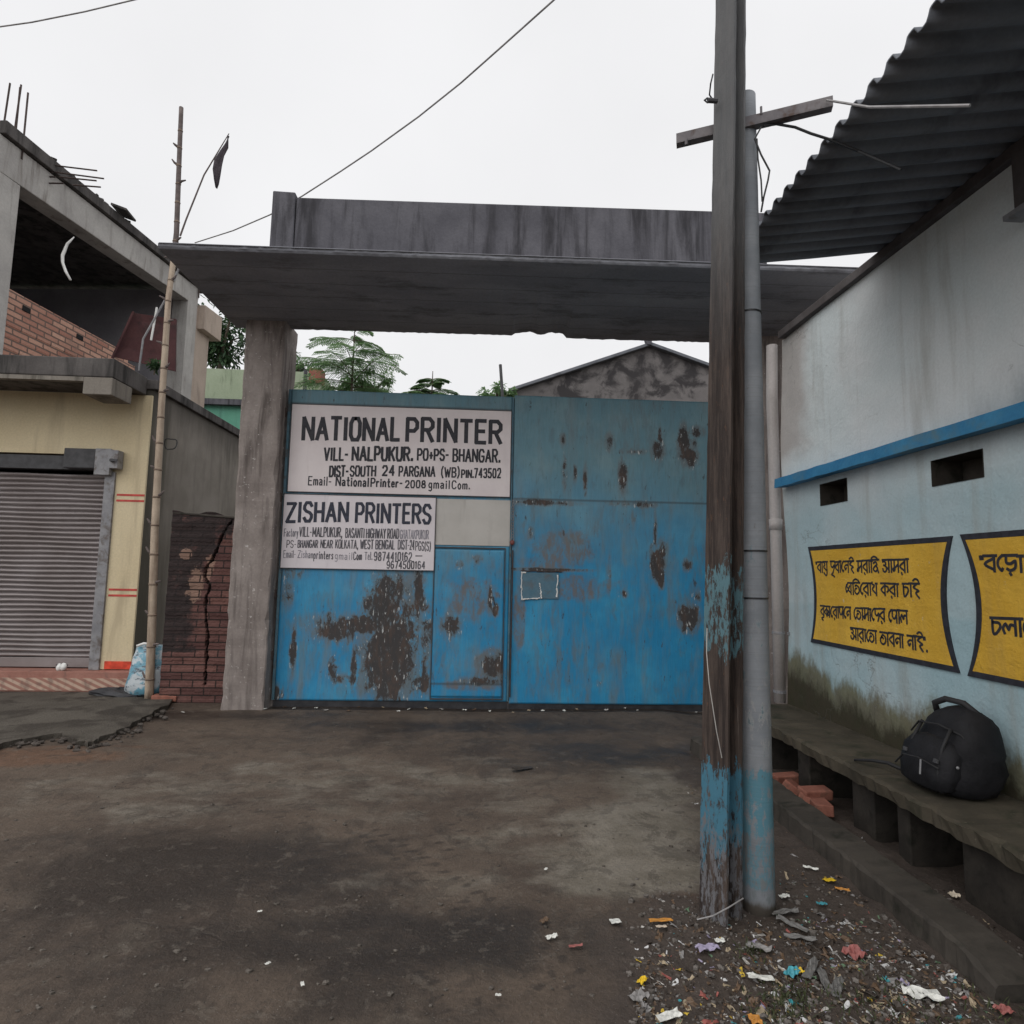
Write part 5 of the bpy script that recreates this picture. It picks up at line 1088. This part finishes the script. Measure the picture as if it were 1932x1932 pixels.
bwt = thing('brick_wall', (-3.0, BYy, 0), 'short cracked old brick wall between the shop and the gate pillar', 'brick wall')
topz = lambda U: 2.12 - .06*np.clip((U+3.1)/.5, 0, 1) + .02*np.sin(U*14)
def bw_fn(U, V):
    Z = V*topz(U); d = crack_d(U, Z)
    return U, BYy + np.clip(1-(d+(fbm(U*26, Z*26)-.45)*.05)/.016, 0, 1)*.06 + (np.floor(Z/.083 + .5) % 2)*.006 + (fbm(U*9, Z*9)-.45)*.025, Z
zf = lambda U, V: V*topz(U)
bo = grid('front_face', np.arange(x0, x1+.001, .012), np.linspace(-.02, 1, 170), bw_fn,
     {'crack': lambda U, V: np.clip(1.6-(crack_d(U, zf(U, V)) + (fbm(U*30, zf(U, V)*30)-.45)*.02)/.009, 0, 1) * (zf(U, V) > .2),
      'black': lambda U, V: np.clip(np.maximum((-2.98-U)*3.2*(zf(U, V) > .55) + .1, (zf(U, V)-1.85)*4) + np.clip((.45-zf(U, V))/.4, 0, 1)*.4 + np.clip((zf(U, V)-1.45)/.3, 0, 1)*(U < -2.8)*.8, 0, 1),
      'pale': lambda U, V: np.maximum.reduce([ell(U, zf(U, V), p.x, p.z, a, b) for p, a, b in ((onY(368, 1105, BYy), .09, .22), (onY(352, 1045, BYy), .08, .08), (onY(395, 1070, BYy), .06, .15))])*.9}, brick_stub(), bwt, smooth=False)
MB().box(x0, x1, BYy+.08, BYy+.3, -.05, 2.04).build('core', M['brick_loose'], bwt)
MB().hexa([(x0, BYy-.004, 2.10), (x1, BYy-.004, 2.05), (x1, BYy+.28, 2.05), (x0, BYy+.28, 2.10), (x0, BYy-.0, 2.125), (x1, BYy-.0, 2.075), (x1, BYy+.28, 2.075), (x0, BYy+.28, 2.125)]).build('top_course', M['conc_kerb'], bwt, bevel=.01)

# ------------------------------------------------------------------ small things at the foot of the shop
def sack_mat():
    s = SH('printed_plastic_sack', .4, .5); x, y, z = s.sep()[:3]; n = s.noise(7, 5, .6)
    col = s.mix(s.ss(n, .46, .56), (.5, .55, .58), (.13, .32, .42)); col = s.mix(s.ss(s.noise(11, 6, .7, s.tc((.6, 1, 1.6))), .55, .6), col, (.1, .13, .16)); return s.done(col, n, .6, .03)
sp = onY(262, 1300, 7.25)
sk = thing('plastic_sack', (sp.x, 7.25, .05), 'blue and white plastic sack slumped behind the foot of the bamboo pole', 'sack')
mbk = bag(sp.x+.03, 7.3, .05, [(0, .12, .08), (.03, .19, .12), (.12, .21, .13), (.28, .2, .11), (.42, .185, .09), (.53, .17, .06), (.56, .16, .02)], 2.2, 30, (.14, 0), 6, .05)
mbk.build('bag', sack_mat(), sk, smooth=True)
MB().tube([(sp.x-.05, 7.24, .6), (sp.x+.03, 7.22, .63), (sp.x+.18, 7.24, .62)], .016, 6).build('rolled_top', M['white_plastic'], sk, smooth=True)
tp = onZ(225, 1318); mb = MB().blob((tp.x, tp.y-.02, .06), (.3, .13, .06), 21, .35, 16, 8); tag(mb.build('tarpaulin', M['tar'], smooth=False), 'crumpled black tarpaulin on the ground at the shop corner', 'tarpaulin')
p = onZ(312, 1325); tag(MB().obox((p.x, p.y, .05), (.26, .12, .06), (0, .05, .1)).build('brick', M['brick_loose'], bevel=.008), 'single red brick lying at the foot of the bamboo pole', 'brick')
p = onZ(128, 1262, .275); wb = MB()
for k in range(2): wb.blob((p.x+.04*k-.02, 7.52, .31+.004*k), (.045, .03, .042), 40+k, .3, 10, 6)
tag(wb.build('paper_ball', M['white_plastic'], smooth=True), 'crumpled white paper ball on the shop step', 'paper')
st_ = onZ(95, 1388)

# ================================================================== WIRES OVERHEAD
wp = [(368, 458, 9.2), (440, 435, 8.2), (510, 405, 7.4), (570, 370, 6.85), (640, 325, 6.5), (700, 285, 6.2), (790, 220, 5.8), (870, 156, 5.4), (950, 85, 5.0), (1045, 0, 4.6), (1110, -60, 4.3)]
tag(MB().tube([onY(u, v, y) for u, v, y in wp], .008, 6).build('overhead_wire', M['grey_wire']), 'long overhead wire rising from behind the canopy to the top of the picture', 'wire', 'overhead wires')
tag(MB().tube([onY(-40, 56, 6), onY(60, 42, 6), onY(160, 22, 6), onY(260, -2, 6), onY(330, -22, 6)], .007, 6).build('overhead_wire', M['grey_wire']), 'short overhead wire crossing the top left corner of the sky', 'wire', 'overhead wires')

# ================================================================== BEHIND THE GATE
gh = thing('green_house', (-7, 16, 0), 'green house with a stained pale parapet behind the gate pillar', 'house')
def gpt(u, v, y): return onY(u, v, y)
a, b = gpt(330, 750, 16), gpt(604, 752, 16); zt = gpt(420, 697, 16).z; zm = gpt(420, 748, 16).z
MB().box(a.x, b.x, 16, 19, 0, zm-.25).build('wall', weathered('teal_green_wall', (.13, .36, .26), (.17, .42, .31), (.1, .24, .19), 1, 1), gh)
MB().box(a.x-.1, b.x+.1, 15.85, 19.1, zm-.25, zm-.1).build('ledge', M['conc_dark'], gh)
MB().box(a.x, b.x, 15.95, 19, zm-.1, zt).build('parapet', weathered('pale_green_parapet', (.3, .36, .25), (.38, .44, .32), (.1, .12, .08), .9, 1, lo=.55), gh)
ptz = gpt(577, 698, 15.5)
tag(MB().tube([(ptz.x, 15.5, 0), (ptz.x, 15.5, ptz.z)], .05, 6).build('post', M['steel_dark']), 'dark post rising in front of the green parapet', 'post')
cbx = gpt(598, 695, 15.9)
MB().box(cbx.x-.2, cbx.x+.12, 15.9, 16.3, zt-.3, zt+.1).build('parapet_stub', M['brick_loose'], gh)
sd = thing('shed', (5, 20, 0), 'old stained concrete shed with a shallow gable behind the right gate leaf', 'shed')
ap, el_, er_ = gpt(1225, 655, 20), gpt(975, 737, 20), gpt(1475, 745, 20)
MB().prism([(el_.x, 20, 0), (er_.x, 20, 0), (er_.x, 20, er_.z), (ap.x, 20, ap.z), (el_.x, 20, el_.z)], (0, .3, 0)).build('gable_wall', weathered('black_stained_plaster', (.12, .112, .112), (.2, .187, .185), (.045, .042, .044), .8, 0, lo=.42, hi=.58), sd)
for q0, q1 in ((el_, ap), (ap, er_)):
    s_ = (q1-q0).normalized(); q0_, q1_ = (q0 - s_*.3 if q0 is el_ else q0), (q1 + s_*.3 if q1 is er_ else q1)
    MB().hexa([(q0_.x, 19.8, q0_.z+.01), (q1_.x, 19.8, q1_.z+.01), (q1_.x, 28, q1_.z+.01), (q0_.x, 28, q0_.z+.01), (q0_.x, 19.8, q0_.z+.11), (q1_.x, 19.8, q1_.z+.11), (q1_.x, 28, q1_.z+.11), (q0_.x, 28, q0_.z+.11)]).build('roof', M['roof_sheet'], sd)
fz = gpt(1222, 638, 19.9); MB().hexa([(fz.x-.05, 19.75, ap.z), (fz.x+.08, 19.75, ap.z), (fz.x+.08, 19.95, ap.z), (fz.x-.05, 19.95, ap.z), (fz.x-.14, 19.75, fz.z), (fz.x+.14, 19.75, fz.z), (fz.x+.14, 19.95, fz.z), (fz.x-.14, 19.95, fz.z)]).build('finial', M['conc_dark'], sd)
pz = gpt(944, 688, 14); pz2 = gpt(948, 745, 14)
tag(MB().tube([(pz2.x+.02, 14, 0), (pz2.x, 14, pz2.z), (pz.x, 14, pz.z)], .04, 6).build('post', M['steel_dark']), 'thin dark post standing beside the bush left of the shed', 'post')

def broad_tree(name, c, rx, rz, n, leaf, label, seed, mt='leaf_dark'):
    g_ = random.Random(seed); t = thing(name, (c.x, c.y, 0), label, 'tree' if rz > .8 else 'shrub')
    mb = MB(); cl = [(Vector((g_.gauss(0, .5)*rx, g_.gauss(0, .4)*rx, g_.gauss(0, .45)*rz)), g_.uniform(.25, .5)*min(rx, rz)) for _ in range(26)]
    for i in range(n):
        q, r_ = g_.choice(cl); d = rv(g_); p = c + q + d*r_*g_.random()**.4
        leaf_quads(mb, p, d + Vector((0, 0, -.4)) + rv(g_)*.6, leaf*g_.uniform(.6, 1.2), leaf*.5)
    mb.build('crown', M[mt], t)
    tr = MB(); tr.tube([(c.x, c.y, 0), (c.x+.05, c.y, c.z*.5), (c.x, c.y, c.z)], [.16, .12, .06], 8)
    for q, r_ in cl[:9]: tr.tube([(c.x, c.y, c.z-rz*.7), c+q*.5+Vector((0, 0, -.1)), c+q], [.06, .035, .012], 6)
    tr.build('trunk', M['bark'], t)
    return t
broad_tree('broadleaf_tree', onY(418, 640, 21), 1.25, 1.1, 2600, .2, 'dark broadleaf tree behind the green house, left of the gate pillar', 31)
broad_tree('broadleaf_tree', onY(553, 690, 21), .42, .4, 500, .17, 'top of a dark tree peeping above the green parapet right of the pillar', 32)
broad_tree('bush', onY(938, 748, 17), .62, .3, 2600, .12, 'green bush showing over the gate left of the shed', 33, 'leaf_fern')
broad_tree('bush', onY(690, 736, 14), 1.0, .4, 3200, .085, 'pale green bush behind the gate under the feathery tree', 35, 'leaf_fern')
def fern_tree(name, top, base_z, ys, fronds, label, seed):
    g_ = random.Random(seed); t = thing(name, (top.x, top.y, 0), label, 'tree'); lf_ = MB(); br = MB()
    br.tube([(top.x, top.y, 0), (top.x, top.y, base_z), (top.x+.01, top.y, top.z+.25)], [.06, .035, .008], 6)
    for (z, az, L, el) in fronds:
        o_ = Vector((top.x, top.y, z)); d = Vector((math.cos(az), math.sin(az)*.7, 0)).normalized(); pts = []
        for i in range(9):
            s_ = i/8; pts.append(o_ + d*L*s_ + Vector((0, 0, L*(el*s_ - .55*s_*s_))))
        br.tube(pts, [.012-.001*i for i in range(9)], 4)
        for i in range(1, 19):
            s_ = i/19; k = s_*8; i0 = int(k); p = pts[i0].lerp(pts[min(8, i0+1)], k-i0)
            pl2 = L*.42*(1-s_)**.7*min(1, s_*3+.35)*g_.uniform(.7, 1.15)
            for sd_ in (-1, 1):
                pd = (Vector((-d.y, d.x, 0))*sd_ + d*.9 + Vector((0, 0, -.28 + g_.uniform(-.12, .12)))).normalized()
                nl = max(4, int(pl2/.036))
                for j in range(1, nl+1):
                    q = p + pd*pl2*j/nl + Vector((0, 0, -.12*pl2*(j/nl)**2)); sdv = pd.cross(Vector((0, 0, 1))).normalized()
                    for s2 in (-1, 1): leaf_quads(lf_, q, sdv*s2 + pd*.5 + Vector((0, 0, -.15)), .065, .026)
    lf_.build('crown', M['leaf_fern'], t); br.build('trunk', M['bark'], t); return t
tp_ = onY(668, 632, 13); zb = onY(668, 735, 13).z; fr_ = []; g_ = random.Random(3)
for z, n_, L, el in ((tp_.z-.05, 4, .8, .3), (tp_.z-.42, 5, .95, .32), (tp_.z-.8, 6, 1.2, .45), (tp_.z-1.05, 7, 1.45, .5)):
    for k in range(n_): fr_.append((z + g_.uniform(-.16, .16), 2*math.pi*(k+g_.uniform(-.45, .45))/n_ + z*2, L*g_.uniform(.6, 1.2), el + g_.uniform(-.2, .25)))
fern_tree('feathery_tree', tp_, zb-.8, 13, fr_, 'slender young tree with feathery fern-like leaves behind the left gate leaf', 8)
tp2 = onY(815, 722, 12.5); fr2 = []
for z, n_, L, el in ((tp2.z, 5, .42, .4), (tp2.z-.2, 6, .55, .5), (tp2.z-.42, 6, .65, .5)):
    for k in range(n_): fr2.append((z + g_.uniform(-.08, .08), 2*math.pi*(k+g_.uniform(-.4, .4))/n_ + z*3, L*g_.uniform(.6, 1.2), el + g_.uniform(-.2, .2)))
fern_tree('feathery_tree', tp2, tp2.z-.9, 12.5, fr2, 'small feathery sapling whose tip shows over the gate right of the taller one', 12)

# ================================================================== LITTER
def scrap(mb, x, y, z, w, l, rot, g_, curl=.25, seg=3, tilt=.2, jag=1):
    c, s_ = math.cos(rot), math.sin(rot); ph = g_.uniform(0, 6); ta, tb = g_.uniform(-tilt, tilt), g_.uniform(-tilt, tilt); vs = []
    for i in range(seg+1):
        for j in range(seg+1):
            a, b = (i/seg-.5)*l, (j/seg-.5)*w
            if i in (0, seg) or j in (0, seg): a += g_.uniform(-.12, .12)*l*jag; b += g_.uniform(-.15, .15)*w*jag
            zz = curl*min(w, l)*math.sin(ph + i*1.9 + j*1.3) + a*ta + b*tb
            vs.append((x + a*c - b*s_, y + a*s_ + b*c, z + max(zz, -.002) + .004))
    n = seg+1; mb.add(vs, [(i*n+j, i*n+j+1, (i+1)*n+j+1, (i+1)*n+j) for i in range(seg) for j in range(seg)])
def litter_mat(name, c, rough=.5): return plain(name, c, rough, .4, 0, .2, 40)
LM = [litter_mat('grey_film', (.22, .21, .205)), litter_mat('pale_paper', (.42, .4, .375)), litter_mat('white_plastic_scrap', (.55, .55, .55)), litter_mat('brown_leaf', (.12, .075, .045)), litter_mat('dark_leaf', (.05, .038, .03)), litter_mat('buff_card', (.35, .28, .19)), litter_mat('dull_red', (.3, .09, .075)), litter_mat('dull_green', (.12, .2, .12)), litter_mat('lilac_film', (.34, .3, .42)), litter_mat('yellow_film', (.6, .42, .05)), litter_mat('teal_film', (.05, .28, .32))]
wts = [3.5, 2, 1.8, 9, 16, 2.5, .7, .5, .5, .3, .3]
parts_ = [MB() for _ in LM]; g_ = random.Random(77); cnt = 0
zones = [((1200, 1720), (1740, 1932), 3300), ((1440, 1900), (1800, 1932), 2400), ((1640, 1932), (1640, 1880), 350), ((1465, 1640), (1560, 1760), 260), ((1640, 1900), (1740, 1920), 120), ((1480, 1720), (1570, 1700), 70), ((1240, 1345), (1690, 1760), 120), ((1290, 1330), (1450, 1520), 30)]
for (ua, ub), (va, vb), n_ in zones:
    for _ in range(n_):
        u, v = g_.uniform(ua, ub), g_.uniform(va, vb)
        if u < 1300 and v < 1800 and g_.random() < (1300-u)/110: continue
        p = onZ(u, v)
        if 1.86 < p.x < 2.12 or p.x > 2.32 or p.y < 1.4: continue
        if float(fbm(np.array([[p.x*4.5+9]]), np.array([[p.y*4.5]]), 4)[0, 0]) < g_.uniform(.14, .5): continue
        k = g_.choices(range(len(LM)), wts)[0]; s_ = min(.05, .004 + g_.expovariate(1/.0065))
        scrap(parts_[k], p.x, p.y, ground_z(p.x, p.y) - g_.uniform(.001, .007), s_*g_.uniform(.35, .9), s_*1.5, g_.uniform(0, 6.3), g_, .3, 3 if s_ > .02 else 2, .5)
for k, mb in enumerate(parts_):
    nm = ['grey plastic scraps', 'pale paper scraps', 'tiny white plastic scraps', 'dry brown leaf bits', 'dark sodden leaf bits', 'buff cardboard bits', 'dull red wrapper bits', 'dull green wrapper bits', 'lilac film bits', 'yellow film bits', 'teal film bits'][k]
    o = mb.build('litter', LM[k], solid=.0012); tag(o, nm + ' strewn over the soil around the poles', 'litter', kind='stuff')
gr = MB()
for i in range(900):     # pebbles and crumbs
    u, v = g_.uniform(1180, 1932), g_.uniform(1660, 1932); p = onZ(u, v)
    if p.x > 1.86 and (p.x < 2.07 or p.x > 2.3): continue
    r_ = .0035 + g_.expovariate(1/.0035); r_ = min(r_, .02)
    gr.blob((p.x, p.y, ground_z(p.x, p.y)+r_*.3), (r_, r_*.8, r_*.7), i, .35, 5, 3)
tag(gr.build('gravel', weathered('mixed_gravel', (.07, .06, .052), (.2, .18, .165), None, 30), solid=0), 'pebbles and crumbs in the soil around the poles', 'gravel', kind='stuff')
lane = MB()
for i in range(620):
    u, v = g_.uniform(0, 1330), g_.uniform(1345, 1932); p = onZ(u, v)
    if p.x < -3.4 and p.y > 5.9: continue
    r_ = min(.016, .0025 + g_.expovariate(1/.0028))
    lane.blob((p.x, p.y, ground_z(p.x, p.y)+r_*.25), (r_, r_*.8, r_*.5), i+3000, .35, 5, 3)
tag(lane.build('gravel', weathered('lane_grit', (.05, .042, .036), (.17, .15, .13), None, 25)), 'fine grit scattered over the bare lane', 'gravel', kind='stuff')
ws = MB()
for (u, v, n_, sp_) in ((1485, 1880, 170, .07), (1415, 1800, 60, .03), (1500, 1905, 100, .08), (1890, 1920, 120, .12), (1640, 1900, 60, .08), (1700, 1925, 60, .1)):
    p = onZ(u, v)
    for _ in range(n_):
        q = Vector((p.x + g_.gauss(0, sp_), p.y + g_.gauss(0, sp_*.7), 0)); q.z = ground_z(q.x, q.y)
        d = Vector((g_.gauss(0, .5), g_.gauss(0, .5), .7)); L = g_.uniform(.015, .05)
        leaf_quads(ws, q, d, L, .006)
tag(ws.build('weeds', M['leaf_grass']), 'thin tufts of green weeds in the littered soil', 'weeds', kind='stuff')
# the pieces one can point at
def litter(name, u, v, w, l, rot, m, label, cat, curl=.2, group=None):
    p = onZ(u, v); mb = MB(); scrap(mb, 0, 0, 0, w*.78, l*.8, rot, g_, curl*.6, 6, .15, .2); o = mb.build(name, m, solid=.0015)
    o.location = (p.x, p.y, ground_z(p.x, p.y)+.012); return tag(o, label, cat, group)
YW = litter_mat('bright_yellow_wrapper', (.75, .5, .02), .35); OW = litter_mat('orange_wrapper', (.5, .22, .04)); TW = litter_mat('turquoise_wrapper', (.06, .3, .36)); WW = litter_mat('white_paper', (.66, .66, .62)); GW = LM[0]; LW = LM[8]; RW = litter_mat('pink_red_wrapper', (.3, .1, .09)); CW = LM[5]
litter('wrapper', 1565, 1671, .04, .075, .25, YW, 'bright yellow wrapper beside the low kerb', 'wrapper', .1)
litter('wrapper', 1590, 1688, .025, .08, -.3, OW, 'ochre wrapper just right of the bright yellow one', 'wrapper', .3)
litter('wrapper', 1551, 1714, .025, .06, .2, TW, 'turquoise wrapper scrap between the kerb and the round pole', 'wrapper', .3)
litter('wrapper', 1530, 1646, .025, .09, -.6, WW, 'twisted white strip of wrapper above the yellow one', 'wrapper', .4)
litter('card', 1161, 1744, .05, .055, .1, WW, 'square pale card lying alone on the bare ground', 'card', .04)
litter('wrapper', 1247, 1741, .025, .13, .1, OW, 'long orange wrapper left of the square pole', 'wrapper', .1)
litter('scrap', 1248, 1752, .02, .06, .15, litter_mat('peach_paper', (.6, .5, .4)), 'peach paper scrap just below the long orange wrapper', 'scrap')
litter('scrap', 1041, 1771, .03, .06, .3, WW, 'crumpled white paper on bare ground left of the litter', 'paper', .4)
litter('wrapper', 1086, 1786, .02, .07, 0, RW, 'thin pinkish red wrapper left of the litter', 'wrapper')
litter('scrap', 1335, 1675, .05, .05, .4, WW, 'grey-white scrap tucked beside the square pole', 'scrap')
litter('scrap', 1358, 1778, .03, .05, 0, WW, 'white scrap in front of the square pole', 'scrap')
litter('film', 1335, 1790, .05, .12, .2, LW, 'lilac film left of the square pole base', 'film', .4)
litter('film', 1432, 1795, .05, .12, -.6, GW, 'pale grey film strip in front of the round pole', 'film', .3)
for i, (u, v, r_) in enumerate(((1495, 1755, -.8), (1510, 1775, -.6), (1480, 1730, -.5), (1555, 1850, .4), (1580, 1865, -.3), (1530, 1835, -.7))):
    litter('film', u, v, .04, .16, r_ + i*.3, litter_mat('sodden_grey_film', (.15, .145, .14)), 'torn grey plastic film lying right of the round pole', 'film', .35, 'torn grey films right of the round pole')
litter('scrap', 1435, 1848, .04, .12, -.1, WW, 'long white scrap in the middle of the weeds', 'scrap', .15)
litter('wrapper', 1495, 1842, .05, .08, .6, TW, 'teal wrapper with curled edge near the grey films', 'wrapper', .35)
litter('wrapper', 1508, 1838, .03, .04, .2, YW, 'small yellow wrapper touching the teal one', 'wrapper', .3)
litter('wrapper', 1212, 1848, .03, .06, .8, YW, 'yellow wrapper at the left edge of the litter', 'wrapper', .3)
litter('film', 1205, 1880, .06, .08, .5, GW, 'round greenish grey film below the yellow wrapper', 'film', .3)
litter('scrap', 1262, 1920, .04, .11, .3, WW, 'white and green card at the bottom edge of the picture', 'scrap', .15)
litter('wrapper', 1612, 1805, .08, .09, .4, RW, 'dull red crumpled wrapper in front of the kerb', 'wrapper', .45)
litter('wrapper', 1425, 1925, .05, .06, 1.5, OW, 'orange brown wrapper at the bottom edge near the weeds', 'wrapper', .2)
litter('scrap', 1740, 1880, .08, .16, -.2, WW, 'large crumpled white sheet before the end of the kerb', 'scrap', .35)
litter('scrap', 1480, 1700, .03, .06, .2, WW, 'white scrap against the foot of the round pole', 'scrap', .3)
litter('wrapper', 1895, 1915, .05, .07, .2, RW, 'red and white wrapper in the bottom right corner', 'wrapper', .3)
litter('scrap', 1800, 1690, .05, .05, .2, litter_mat('cream_shell', (.55, .48, .38)), 'cream scrap in the dark opening under the bench', 'scrap', .4)
litter('leaf', 1027, 1741, .03, .05, .7, LM[3], 'brown dry leaf on the ground above the white paper', 'leaf', .4)
litter('leaf', 985, 1453, .07, .22, .5, LM[4], 'dark flattened leaf in the middle of the lane before the gate', 'leaf', .1)
for i, (u, v) in enumerate(((490, 1725), (505, 1826), (570, 1868), (940, 1885), (1030, 1640), (200, 1335), (345, 1345), (500, 1340))):
    litter('scrap', u, v, .016, .026 if v > 1400 else .05, i, WW, 'tiny white scrap scattered alone on the bare lane', 'scrap', .15, 'lone white scraps on the lane')
for i in range(26):
    u = 530 + i*31 + g_.uniform(-9, 9); q_ = onZ(u, 1338 + g_.uniform(-4, 6)); mb = MB(); scrap(mb, 0, 0, 0, g_.uniform(.015, .03), g_.uniform(.02, .05), g_.uniform(0, 6), g_, .25, 4, .3, .3)
    o = mb.build('scrap', g_.choice((WW, CW, LM[1], LM[3])), solid=.0015); o.location = (q_.x, q_.y, ground_z(q_.x, q_.y)+.006)
    tag(o, 'tiny scrap caught in the dark strip under the gate', 'scrap', 'scraps caught under the gate')
